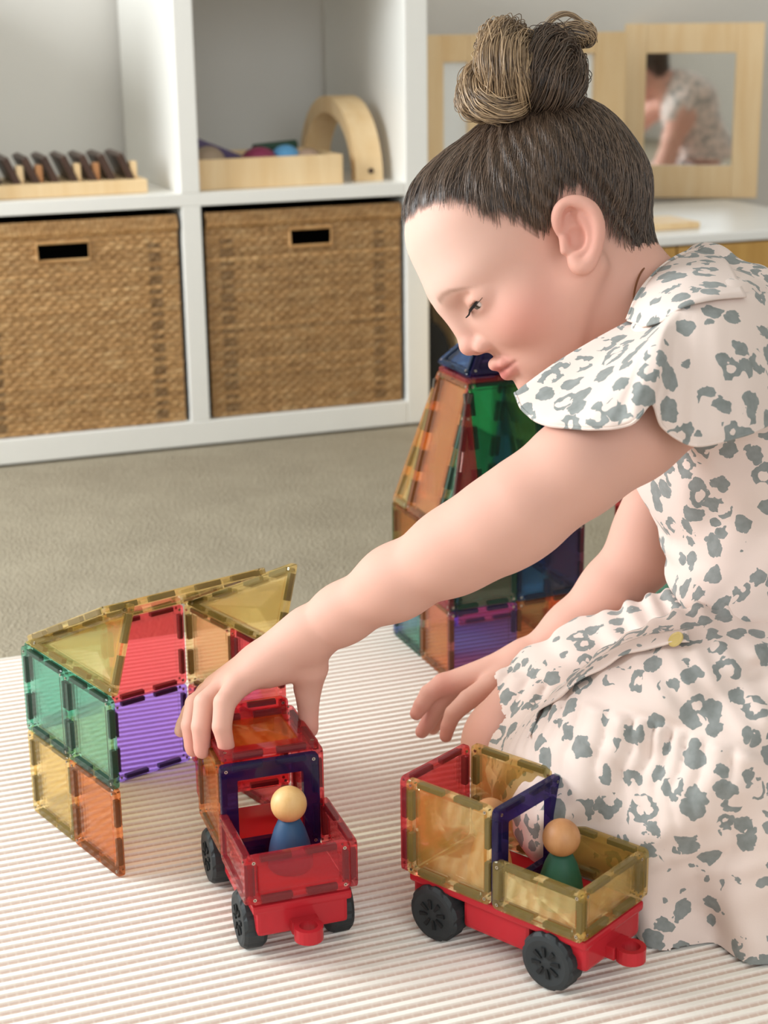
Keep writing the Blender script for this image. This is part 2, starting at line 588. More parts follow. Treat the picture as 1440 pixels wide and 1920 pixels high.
# wooden arch standing on edge, seen from one end
ar = base('wooden_arch', room(.27, .2, SZ), 'tall bent wooden arch standing at the right end of shelf compartment', 'toy')
bm = bmesh.new()
n = 22
prev = None
for i in range(n + 1):
    a = math.pi * i / n
    ring = []
    for rr_ in (1.0, .80):
        for w_ in (-.5, .5):
            cs_, sn_ = math.cos(a), math.sin(a)
            t = .150 - .098 * cs_ * rr_
            z = SZ + .130 * sn_ * rr_ + (.0 if rr_ == 1 else 0)
            s = .276 + w_ * .046 + .016 * cs_
            ring.append(bm.verts.new(room(s, t, max(z, SZ))))
    ring = [ring[0], ring[1], ring[3], ring[2]]
    if prev:
        for q in range(4):
            bm.faces.new((prev[q], prev[(q + 1) % 4], ring[(q + 1) % 4], ring[q]))
    else:
        bm.faces.new(ring[::-1])
    prev = ring
bm.faces.new(prev)
bmesh.ops.recalc_face_normals(bm, faces=bm.faces)
link('arch_band', bm, M_OAK, ar)
link('peg_hole', lathe([(.0045, 0), (.0045, .002)], 12, Matrix.Rotation(YAW, 3, 'Z') @ Matrix.Rotation(R(90), 3, 'X'), room(.294, .0513, SZ + .016)), M_WALN, ar)

# ------------------------------------------------------------------ wooden play kitchen
kt = base('play_kitchen', room(.75, .0, 0), 'pale wooden play kitchen with white worktop and mirror behind girl', 'play kitchen')
K0, K1 = .428, 1.108
HT = .300
M_MIRROR = NT('mirror_glass')
M_MIRROR = M_MIRROR.done(M_MIRROR.bsdf((.9, .91, .9, 1), 0.03, Metallic=1.0))
M_TOPW = plain('white_worktop', '#f0eeea', .4, .01)
link('worktop', rbox(K0, K1, -.13, HT, .284, .300, .003), M_TOPW, kt)
link('side_panel', rbox(K0, K0 + .016, -.125, HT, 0, .284, .002), M_OAK, kt)
link('side_panel', rbox(K1 - .016, K1, -.125, HT, 0, .284, .002), M_OAK, kt)
link('front_door', rbox(K0 + .018, .752, -.128, -.113, .03, .281, .002), M_OAK2, kt)
link('front_door', rbox(.756, K1 - .018, -.128, -.113, .03, .281, .002), M_OAK2, kt)
link('back_panel', rbox(K0 + .016, K1 - .016, HT - .012, HT, 0, .284), M_OAK, kt)
for a, b_ in ((K0, .516), (.564, .735), (.812, .874)):
    link('stile', rbox(a, b_, HT - .018, HT, .300, .612, .0015), M_OAK, kt)
for a, b_, c_, d_ in ((.516, .564, .566, .612), (.735, .812, .575, .612), (.516, .564, .300, .37), (.735, .812, .300, .37)):
    link('rail', rbox(a, b_, HT - .017, HT - .001, c_, d_, .0012), M_OAK, kt)
link('frosted_pane', rbox(.516, .564, HT - .008, HT - .005, .37, .566), plain('pale_grey_panel', '#eef0ee', .4, .01), kt)
link('frosted_pane', rbox(.735, .812, HT - .008, HT - .005, .37, .575), bpy.data.materials['pale_grey_panel'], kt)

# framed mirror standing on the worktop, turned towards the room
mo0 = np.array([.4625, 3.270]); mo1 = np.array([.7225, 3.2255])
MY = math.atan2(mo1[1] - mo0[1], mo1[0] - mo0[0])
mu = np.array([math.cos(MY), math.sin(MY)]); mn = np.array([math.sin(MY), -math.cos(MY)])
ML = np.linalg.norm(mo1 - mo0)


def mbox(u0, u1, z0, z1, d0, d1, bev=.0015):
    p = mo0 + mu * (u0 + u1) / 2 - mn * (d0 + d1) / 2
    return bx((p[0], p[1], (z0 + z1) / 2), (u1 - u0, d1 - d0, z1 - z0), Matrix.Rotation(MY, 3, 'Z'), bev)


mf = base('framed_mirror', ((mo0[0] + mo1[0]) / 2, (mo0[1] + mo1[1]) / 2, .3005), 'pale wood framed mirror standing on the play kitchen worktop at right', 'mirror')
MU0, MU1 = .0465, .213
link('stile', mbox(0, MU0, .3005, .624, 0, .018), M_OAK, mf)
link('stile', mbox(MU1, ML, .3005, .624, 0, .018), M_OAK, mf)
link('top_rail', mbox(MU0, MU1, .570, .624, .001, .017), M_OAK, mf)
link('bottom_rail', mbox(MU0, MU1, .3005, .362, .001, .017), M_OAK, mf)
link('mirror_glass', mbox(MU0, MU1, .362, .570, .008, .011, 0), M_MIRROR, mf)
link('backing', mbox(MU0, MU1, .362, .570, .0115, .015, 0), M_OAK2, mf)
wb = tag(link('wooden_board', rbox(.690, .830, -.07, .03, .3003, .312, .003), M_OAK), 'thin pale wooden board lying on white play kitchen worktop', 'board')

# dark soft bag standing in the gap between the shelf and the kitchen
bg = base('fabric_bag', room(.398, .1, 0), 'black soft bag standing on carpet between white shelf and wooden kitchen', 'bag')
bm = bmesh.new()
prev = None
outl = [(.3755, .0), (.419, .0), (.420, .05), (.419, .09), (.415, .12), (.407, .143), (.396, .158), (.384, .164), (.3755, .164)]
for q, t in enumerate((.012, .018, .18, .186)):
    sh_ = .004 if q in (0, 3) else 0
    ring = [bm.verts.new(room(min(max(s, .3755 + sh_), .42 - sh_), t, max(z - sh_, -.003))) for s, z in outl]
    if prev:
        for i in range(len(ring)):
            j = (i + 1) % len(ring)
            bm.faces.new((prev[i], prev[j], ring[j], ring[i]))
    else:
        bm.faces.new(ring[::-1])
    prev = ring
bm.faces.new(prev)
bmesh.ops.recalc_face_normals(bm, faces=bm.faces)
link('bag_body', bm, plain('black_fabric', '#14171a', .9, .1), bg)
bm = bmesh.new()
tube(bm, [room(.398, t, z) for t, z in ((.06, .155), (.07, .176), (.10, .182), (.13, .176), (.14, .155))], .005, 8)
link('bag_handle', bm, bpy.data.materials['black_fabric'], bg)
# ------------------------------------------------------------------ magnetic tiles
T = 0.075
TH = 0.0058


def round_poly(poly, r, m=4):
    n = len(poly)
    out = []
    for i in range(n):
        p, a, b = np.array(poly[i], float), np.array(poly[i - 1], float), np.array(poly[(i + 1) % n], float)
        da, db = (a - p), (b - p)
        da /= np.linalg.norm(da); db /= np.linalg.norm(db)
        p0, p1 = p + da * r, p + db * r
        for t in np.linspace(0, 1, m):
            out.append((1 - t) ** 2 * p0 + 2 * t * (1 - t) * p + t * t * p1)
    return np.array(out)


def inset_poly(poly, w):
    n = len(poly)
    P = [np.array(p, float) for p in poly]
    out = []
    for i in range(n):
        a, p, b = P[i - 1], P[i], P[(i + 1) % n]
        d1 = (p - a) / np.linalg.norm(p - a); d2 = (b - p) / np.linalg.norm(b - p)
        n1, n2 = np.array([-d1[1], d1[0]]), np.array([-d2[1], d2[0]])
        # ccw polygon, inward normal is left
        bis = n1 + n2
        out.append(p + bis * w / (1 + n1 @ n2))
    return out


_tiles = {}


def tile_mesh(key, poly, hole=False, fw=0.0066, facet=0.0012, cr=0.0042):
    if key in _tiles:
        return _tiles[key]
    bm = bmesh.new()
    e = 0.0007
    loops = []
    pin = inset_poly(poly, e)
    inn = inset_poly(poly, fw)
    inn2 = inset_poly(poly, fw + .0014)
    out_a, out_b = round_poly(pin, cr), round_poly(poly, cr)
    in_a, in_b = round_poly(inn, .0012), round_poly(inn2, .0010)

    def ring(pts, z):
        return [bm.verts.new((p[0], p[1], z)) for p in pts]

    def strip(a, b):
        n = len(a)
        for i in range(n):
            j = (i + 1) % n
            bm.faces.new((a[i], a[j], b[j], b[i]))
    h = TH / 2
    f_in = ring(in_a, h); f_o = ring(out_a, h); s1 = ring(out_b, h - e); s2 = ring(out_b, -h + e); b_o = ring(out_a, -h); b_in = ring(in_a, -h)
    strip(f_o, f_in); strip(s1, f_o); strip(s2, s1); strip(b_o, s2); strip(b_in, b_o)
    if hole:
        strip(f_in, b_in)
    else:
        pz = .0013
        fi2 = ring(in_b, pz); bi2 = ring(in_b, -pz)
        strip(f_in, fi2); strip(bi2, b_in)
        c = np.mean(np.array(inn2), axis=0)
        vf, vb = bm.verts.new((c[0], c[1], pz + facet)), bm.verts.new((c[0], c[1], -pz - facet * .3))
        n = len(fi2)
        for i in range(n):
            j = (i + 1) % n
            bm.faces.new((fi2[i], fi2[j], vf)); bm.faces.new((bi2[j], bi2[i], vb))
    bmesh.ops.recalc_face_normals(bm, faces=bm.faces)
    me = bpy.data.meshes.new(key)
    bm.to_mesh(me); bm.free()
    _tiles[key] = me
    return me


_mag = None
_riv = {}


def magnet_mesh():
    global _mag
    if _mag is None:
        _mag = bpy.data.meshes.new('magnet')
        bm = bx((0, 0, 0), (.0225, .0036, .0042))
        bm.to_mesh(_mag); bm.free()
        _mag.materials.append(M_MAG)
    return _mag


SHAPES = {
    'square_tile': [(0, 0), (T, 0), (T, T), (0, T)],
    'half_tile': [(0, 0), (T, 0), (T, T / 2), (0, T / 2)],
    'tall_tile': [(0, 0), (T, 0), (T, 2 * T), (0, 2 * T)],
    'large_square_tile': [(0, 0), (2 * T, 0), (2 * T, 2 * T), (0, 2 * T)],
    'right_triangle_left': [(0, 0), (T / 2, 0), (T / 2, 2 * T)],
    'right_triangle_right': [(0, 0), (T / 2, 0), (0, 2 * T)],
    'pyramid_tile': [(0, 0), (T, 0), (T / 2, T * .80)],
}


def tile(parent, shape, color, o, ex, ey, name='magnetic_tile', hole=False, poly=None, mags=True, rivets=True, label=None):
    """one magnetic tile: origin corner o, in-plane axes ex, ey (world); parent is an unrotated Empty"""
    ex = Vector(ex).normalized(); ez = ex.cross(Vector(ey)).normalized(); ey = ez.cross(ex)
    M = Matrix.Translation(Vector(o)) @ Matrix((ex, ey, ez)).transposed().to_4x4()
    pl = poly or SHAPES[shape]
    src = tile_mesh(shape + ('_frame' if hole else ''), pl, hole, fw=.0125 if hole else .0066)
    mname = src.name + '_' + color
    me = bpy.data.meshes.get(mname)
    if me is None:
        me = src.copy(); me.name = mname
        me.materials.append(TP[color])
    ob = bpy.data.objects.new(name, me)
    COL.objects.link(ob)
    ob.parent = parent
    ob.matrix_basis = Matrix.Translation(-parent.location) @ M
    if label:
        ob['label'] = label
    n = len(pl)
    if mags:
        for i in range(n):
            a, b = Vector(pl[i]), Vector(pl[(i + 1) % n])
            d = b - a
            L = d.length
            cnt = max(1, int(round(L / (T / 2))))
            d.normalize()
            inn = Vector((-d[1], d[0]))
            for q in range(cnt):
                u = L * (q + .5) / cnt
                if cnt > 1:
                    u += (.0022 if q % 2 == 0 else -.0022)
                p = a + d * u + inn * .0031
                mo = bpy.data.objects.new('magnet', magnet_mesh())
                COL.objects.link(mo)
                mo.parent = ob
                sc_ = min(1.0, (L / cnt - .009) / .0225)
                mo.matrix_basis = Matrix.Translation((p[0], p[1], 0)) @ Matrix.Rotation(math.atan2(d[1], d[0]), 4, 'Z') @ Matrix.Diagonal((sc_, 1, 1, 1))
    if rivets:
        key = shape + 'riv'
        if key not in _riv:
            bm = bmesh.new()
            for p in inset_poly(pl, .0043):
                for sgn in (1, -1):
                    n_ = 10
                    r0 = [bm.verts.new((p[0] + .0013 * math.cos(2 * math.pi * i / n_), p[1] + .0013 * math.sin(2 * math.pi * i / n_), sgn * (TH / 2 + .0002))) for i in range(n_)]
                    r1 = [bm.verts.new((p[0] + .0006 * math.cos(2 * math.pi * i / n_), p[1] + .0006 * math.sin(2 * math.pi * i / n_), sgn * (TH / 2 + .0002))) for i in range(n_)]
                    r2 = [bm.verts.new((p[0] + .0006 * math.cos(2 * math.pi * i / n_), p[1] + .0006 * math.sin(2 * math.pi * i / n_), sgn * (TH / 2 - .001))) for i in range(n_)]
                    for i in range(n_):
                        j = (i + 1) % n_
                        f1 = bm.faces.new((r0[i], r0[j], r1[j], r1[i]) if sgn > 0 else (r0[j], r0[i], r1[i], r1[j]))
                        f2 = bm.faces.new((r1[i], r1[j], r2[j], r2[i]))
                        f2.material_index = 1
                    bm.faces.new(r2).material_index = 1
            rm = bpy.data.meshes.new('rivets')
            bm.to_mesh(rm); bm.free()
            rm.materials.append(M_RIV); rm.materials.append(M_MAG)
            _riv[key] = rm
        ro = bpy.data.objects.new('rivets', _riv[key])
        COL.objects.link(ro)
        ro.parent = ob
        ro['kind'] = 'stuff'
    return ob


UP = Vector((0, 0, 1))


def wall_tile(parent, p, q, i, lvl, color, z0=MATZ, **kw):
    """square tile number i along the ground line p->q at storey lvl"""
    p, q = np.array(p), np.array(q)
    d = (q - p) / np.linalg.norm(q - p)
    o = p + d * T * i
    return tile(parent, 'square_tile', color, (o[0], o[1], z0 + T * lvl), (d[0], d[1], 0), UP, **kw)


# ------------------------------------------------------------------ tile house on the left
L1 = np.array([-.2965, 1.2855]); L2 = np.array([-.2050, 1.1655])
dh = (L2 - L1) / np.linalg.norm(L2 - L1)
L2 = L1 + dh * 2 * T
pw = np.array([-dh[1], dh[0]])
K = L1 + pw * 2 * T
RR = K + dh * 2 * T
house = base('tile_house', ((L1[0] + RR[0]) / 2, (L1[1] + RR[1]) / 2, MATZ), 'house of coloured magnetic tiles with yellow slanted roof standing on mat', 'toy house')
off = -pw * TH / 2
wall_tile(house, L1 + off, L2 + off, 0, 0, 'yellow'); wall_tile(house, L1 + off, L2 + off, 1, 0, 'orange')
wall_tile(house, L1 + off, L2 + off, 0, 1, 'teal'); wall_tile(house, L1 + off, L2 + off, 1, 1, 'teal')
off = -dh * TH / 2
wall_tile(house, K + off, L1 + off, 0, 0, 'purple'); wall_tile(house, K + off, L1 + off, 1, 0, 'yellow')
wall_tile(house, K + off, L1 + off, 0, 1, 'red'); wall_tile(house, K + off, L1 + off, 1, 1, 'teal')
off = pw * TH / 2
wall_tile(house, K + off, RR + off, 0, 0, 'red'); wall_tile(house, K + off, RR + off, 1, 0, 'red')
wall_tile(house, K + off, RR + off, 0, 1, 'yellow'); wall_tile(house, K + off, RR + off, 1, 1, 'red')
# roof: two long triangles rising from the side walls, one large square between their free edges
ZT = MATZ + 2 * T


def v3(p, z):
    return Vector((p[0], p[1], z))


ISO = [(0, 0), (2 * T, 0), (1.875 * T, .4841229 * 2 * T)]
P2 = Vector((-.1973, 1.1951, .2195)); Q2 = Vector((-.0960, 1.3115, .2225))
a = v3(L1, ZT)
tile(house, 'long_triangle_tile', 'yellow', a + Vector((0, 0, .001)), v3(L2, ZT) - a, P2 - a, poly=ISO)
a = v3(K, ZT)
tile(house, 'long_triangle_tile', 'yellow', a + Vector((0, 0, .001)), v3(RR, ZT) - a, Q2 - a, poly=ISO)
kdir = v3(K, ZT) - v3(L1, ZT)
tile(house, 'large_square_tile', 'yellow', v3(L1, ZT + .0035), kdir, Vector((dh[0] * .1365, dh[1] * .1365, .0635)))

# ------------------------------------------------------------------ tile tower behind the girl
tw0 = np.array([.0634, 1.5497]); ta = .3761
tu = np.array([math.cos(ta), math.sin(ta)]); tv = np.array([-math.sin(ta), math.cos(ta)])


def tw(u, v, z):
    p = tw0 + tu * u + tv * v
    return Vector((p[0], p[1], MATZ + z))


tower = base('tile_tower', tw(T, T, 0), 'tall pointed tower of coloured magnetic tiles behind the girl on mat', 'toy tower')
UV, VV = Vector((tu[0], tu[1], 0)), Vector((tv[0], tv[1], 0))
faces = [(tw(0, 0, 0), UV, [('purple', 'orange'), ('green', 'blue')]),
         (tw(2 * T, 0, 0), VV, [('orange', 'teal'), ('red', 'blue')]),
         (tw(2 * T, 2 * T, 0), -UV, [('red', 'purple'), ('blue', 'green')]),
         (tw(0, 2 * T, 0), -VV, [('teal', 'orange'), ('orange', 'red')])]
caps = [('red', 'green', 'blue'), ('teal', 'yellow', 'yellow'), ('blue', 'green', 'orange'), ('yellow', 'orange', 'teal')]
slope_h = math.sqrt((2 * T) ** 2 - (T / 2) ** 2)
for (o, d, cols), cp in zip(faces, caps):
    nrm = Vector((d[1], -d[0], 0))          # outward
    for lv in (0, 1):
        for i in (0, 1):
            tile(tower, 'square_tile', cols[lv][i], o + d * T * i + UP * T * lv - nrm * TH / 2, d, UP)
    inn = -nrm * (T / 2) + UP * slope_h
    zb = UP * 2 * T
    tile(tower, 'tall_tile', cp[1], o + d * T / 2 + zb - nrm * TH / 2, d, inn)
    tile(tower, 'right_triangle_left', cp[0], o + zb - nrm * TH / 2, d, inn)
    tile(tower, 'right_triangle_right', cp[2], o + d * 1.5 * T + zb - nrm * TH / 2, d, inn)
zt = 2 * T + slope_h + .001
for (u, v), d, c in (((T / 2, T / 2), UV, 'indigo'), ((1.5 * T, T / 2), VV, 'blue'), ((1.5 * T, 1.5 * T), -UV, 'blue'), ((T / 2, 1.5 * T), -VV, 'blue')):
    nrm = Vector((d[1], -d[0], 0))
    tile(tower, 'pyramid_tile', c, tw(u, v, zt + .006), d, -nrm * T / 2 + UP * .047)
tile(tower, 'square_tile', 'red', tw(T / 2, T / 2, zt), UV, VV)

# ------------------------------------------------------------------ low tile wall at the right behind the girl
rw0 = at(1151, 1160, 1.80)
rw = base('tile_wall', (rw0[0], rw0[1], MATZ), 'red and green magnetic tile wall half hidden behind girl', 'toy wall')
a = np.array([rw0[0], rw0[1]]); b = a + np.array([.57, .82])
wall_tile(rw, a, b, 0, 0, 'red'); wall_tile(rw, a, b, 1, 0, 'teal')
wall_tile(rw, a, b, 0, 1, 'red'); wall_tile(rw, a, b, 1, 1, 'green')
wall_tile(rw, a + (b - a) * T * 2, b + (b - a), 0, 0, 'teal'); wall_tile(rw, a + (b - a) * T * 2, b + (b - a), 0, 1, 'green')

# ------------------------------------------------------------------ trucks
WR_ = .0215


def truck(x, y, yaw, label, cols):
    cu, cv = np.array([math.cos(yaw), math.sin(yaw)]), np.array([-math.sin(yaw), math.cos(yaw)])
    B = .049 + 0.002

    def tp(u, v, z):
        p = np.array([x, y]) + cu * u + cv * v
        return Vector((p[0], p[1], z))
    t = base('tile_truck', tp(T, T / 2, MATZ), label, 'toy truck', 'toy trucks of magnetic tiles on the mat')
    U, V = Vector((cu[0], cu[1], 0)), Vector((cv[0], cv[1], 0))
    rot = Matrix.Rotation(yaw, 3, 'Z')
    # cab: two sides, rear tile, window frame between cab and bed
    tile(t, 'square_tile', cols['near'], tp(0, TH / 2, B), U, UP)
    tile(t, 'square_tile', cols['far'], tp(0, T - TH / 2 + TH, B), U, UP)
    tile(t, 'square_tile', cols['rear'], tp(-TH / 2, 0, B + cols.get('rear_up', 0)), V, UP)
    tile(t, 'window_frame', cols['frame'], tp(T + TH / 2 + .001, .0005, B), V, UP, name='window_frame', hole=True, poly=SHAPES['square_tile'])
    # bed: sides and tailgate
    tile(t, 'half_tile', cols['bed'], tp(T + .003, TH / 2 - .001, B), U, UP)
    tile(t, 'half_tile', cols['bed'], tp(T + .003, T + TH / 2 + .001, B), U, UP)
    tile(t, 'half_tile', cols['bed'], tp(2 * T + .003 - TH / 2, .0015, B), V, UP)
    if cols.get('roof'):
        tile(t, 'window_frame', cols['roof'], tp(0, TH / 2, B + T + TH / 2), U, V, name='roof_frame', hole=True, poly=SHAPES['square_tile'])
        r0 = lathe([(.0, 0), (.0353, 0), (.0353, .0026), (.010, .0052), (0, .0055)], 4, Matrix.Rotation(yaw + R(45), 3, 'Z'), (0, 0, 0))
        r0.transform(Matrix.Translation(tp(T / 2, T / 2 + TH / 2, B + T + TH * .5 - .0012)))
        link('roof_pane', r0, TP['amber'], t)
    # chassis
    bm = bmesh.new()
    box(bm, tp(T + .001, T / 2 + .003, B - .0045), (2 * T + .004, T - .002, .007), rot, .002)
    box(bm, tp(T, T / 2 + .003, .034), (.058, T - .010, .026), rot, .003)
    box(bm, tp(T, T / 2 + .003, .037), (2 * T - .002, T - .036, .020), rot, .003)
    box(bm, tp(2 * T - .006, T / 2 + .003, .036), (.016, T - .008, .022), rot, .003)
    box(bm, tp(.005, T / 2 + .003, .038), (.012, T - .012, .018), rot, .003)
    link('chassis', bm, M_REDC, t)
    # towing ring
    bm = bmesh.new()
    n = 20
    prev = None
    for i in range(n + 1):
        a = 2 * math.pi * i / n
        ring = []
        for rr_, zz in ((.0105, .026), (.0105, .036), (.0065, .036), (.0065, .026)):
            ring.append(bm.verts.new(tp(2 * T + .016 + rr_ * math.cos(a), T / 2 + .003 + rr_ * math.sin(a), zz)))
        if prev:
            for q in range(4):
                bm.faces.new((prev[q], prev[(q + 1) % 4], ring[(q + 1) % 4], ring[q]))
        prev = ring
    bmesh.ops.remove_doubles(bm, verts=bm.verts, dist=1e-5)
    box(bm, tp(2 * T + .003, T / 2 + .003, .031), (.012, .020, .0098), rot, .001)
    bmesh.ops.recalc_face_normals(bm, faces=bm.faces)
    link('towing_ring', bm, M_REDC, t)
    # wheels: treaded tyre with slotted hub
    axis = Matrix.Rotation(yaw, 3, 'Z') @ Matrix.Rotation(R(90), 3, 'X')
    for u in (.024, .124):
        for v_, sg in ((-.001, 1), (T + .007, -1)):
            n = 44
            bm = bmesh.new()
            wdt = .0175

            def wv(r, a, d):
                p = tp(u, v_ + sg * d, MATZ + WR_)
                return p + U * (r * math.cos(a)) + UP * (r * math.sin(a))
            rings = []
            for r, d in ((.0085, .0012), (.0165, .0), (.0195, .0006), (WR_, .003), (WR_, wdt - .003), (.0195, wdt), (.008, wdt)):
                rr2 = []
                for i in range(n):
                    r_ = r
                    if r == WR_ and i % 4 in (0,):
                        r_ = r - .0012
                    rr2.append(bm.verts.new(wv(r_, 2 * math.pi * i / n, d)))
                rings.append(rr2)
            for a_, b_ in zip(rings, rings[1:]):
                for i in range(n):
                    j = (i + 1) % n
                    bm.faces.new((a_[i], a_[j], b_[j], b_[i]))
            c0, c1 = bm.verts.new(wv(0, 0, .0005)), bm.verts.new(wv(0, 0, wdt))
            for i in range(n):
                j = (i + 1) % n
                bm.faces.new((rings[0][j], rings[0][i], c0)); bm.faces.new((rings[-1][i], rings[-1][j], c1))
            bmesh.ops.recalc_face_normals(bm, faces=bm.faces)
            w = link('wheel', bm, M_TYRE, t)
            bm = bmesh.new()
            for q in range(8):
                a_ = 2 * math.pi * q / 8 + .2
                pts = []
                for r, da in ((.0045, -.16), (.0115, -.13), (.0115, .13), (.0045, .16)):
                    pts.append((r, a_ + da))
                f = [bm.verts.new(wv(r, a2, -.0004)) for r, a2 in pts]
                g = [bm.verts.new(wv(r, a2, .004)) for r, a2 in pts]
                bm.faces.new(f); bm.faces.new(g[::-1])
                for i in range(4):
                    bm.faces.new((f[i], g[i], g[(i + 1) % 4], f[(i + 1) % 4]))
            bmesh.ops.recalc_face_normals(bm, faces=bm.faces)
            link('hub_slots', bm, M_SLOT, w)
    return t, tp, B


M_SLOT = plain('black_slot', '#0b0d0e', .8)
yt, ytp, YB = truck(.0129, 1.0813, -.7153, 'yellow bodied open toy truck with red chassis, nearest the camera', dict(near='yellow', far='yellow', rear='red', frame='indigo', bed='yellow'))
rt, rtp, RB = truck(-.1479, 1.1801, -1.2479, 'red toy truck with roofed cab held by the girl', dict(near='orange', far='red', rear='red', frame='indigo', bed='red', roof='red', rear_up=.012))


def doll(p, col, head, label, rz=0.0):
    d = base('peg_doll', p, label, 'toy figure', 'wooden peg dolls riding in the toy trucks')
    link('peg_body', lathe([(0, 0), (.0158, 0), (.0166, .0015), (.0163, .010), (.0145, .020), (.0115, .030), (.0085, .0365), (.0060, .0392), (0, .0396)], 32, None, p), plain(label.split()[0] + '_peg_paint', col, .6), d, smooth=True)
    bm = bmesh.new()
    bmesh.ops.create_uvsphere(bm, u_segments=32, v_segments=20, radius=.0132)
    bm.transform(Matrix.Translation(Vector(p) + Vector((0, 0, .0500))))
    link('peg_head', bm, head, d, smooth=True)
    return d


doll(ytp(T + .034, T * .50, YB - .0005), '#0f4a34', M_PEGD, 'green peg doll with tan wooden head in yellow truck bed')
doll(ytp(.052, T * .42, YB - .0005), '#d98a4a', M_PEGD, 'orange peg doll sitting inside the yellow truck cab')
doll(rtp(T + .030, T * .60, RB - .0005), '#1f4a6e', M_PEG, 'blue peg doll with pale wooden head in red truck bed')
# ------------------------------------------------------------------ implicit surfaces for the figure
class Field:
    """smooth union / subtraction of ellipsoids and tapered capsules"""

    def __init__(s):
        s.pr = []
        s.disp = None

    def ell(s, c, r, k=.01, rot=None, op='u'):
        s.pr.append(('e', np.array(c, float), np.array(r, float), rot, k, op, np.array(c, float), max(r)))
        return s

    def cap(s, a, b, ra, rb, k=.008, op='u'):
        a, b = np.array(a, float), np.array(b, float)
        s.pr.append(('c', a, b, (ra, rb), k, op, (a + b) / 2, np.linalg.norm(b - a) / 2 + max(ra, rb)))
        return s

    def chain(s, pts, k=.008):
        for (a, ra), (b, rb) in zip(pts, pts[1:]):
            s.cap(a, b, ra, rb, k)
        return s

    def ev(s, P, prims=None):
        d = np.full(len(P), .5)
        for p in (s.pr if prims is None else prims):
            if p[0] == 'e':
                q = P - p[1]
                if p[3] is not None:
                    q = q @ p[3]
                q1 = q / p[2]
                k0 = np.sqrt((q1 * q1).sum(1))
                q2 = q1 / p[2]
                k1 = np.sqrt((q2 * q2).sum(1))
                e = k0 * (k0 - 1) / np.maximum(k1, 1e-9)
                e = np.where(k0 < 1e-4, -min(p[2]), e)
            else:
                ba = p[2] - p[1]
                pa = P - p[1]
                t = np.clip(pa @ ba / (ba @ ba), 0, 1)
                q = pa - t[:, None] * ba
                e = np.sqrt((q * q).sum(1)) - (p[3][0] + (p[3][1] - p[3][0]) * t)
            k = p[4]
            if p[5] == 'u':
                h = np.clip(.5 + .5 * (d - e) / k, 0, 1)
                d = d * (1 - h) + e * h - k * h * (1 - h)
            else:
                h = np.clip(.5 - .5 * (d + e) / k, 0, 1)
                d = d * (1 - h) - e * h + k * h * (1 - h)
        if s.disp is not None:
            d = d + s.disp(P)
        return d


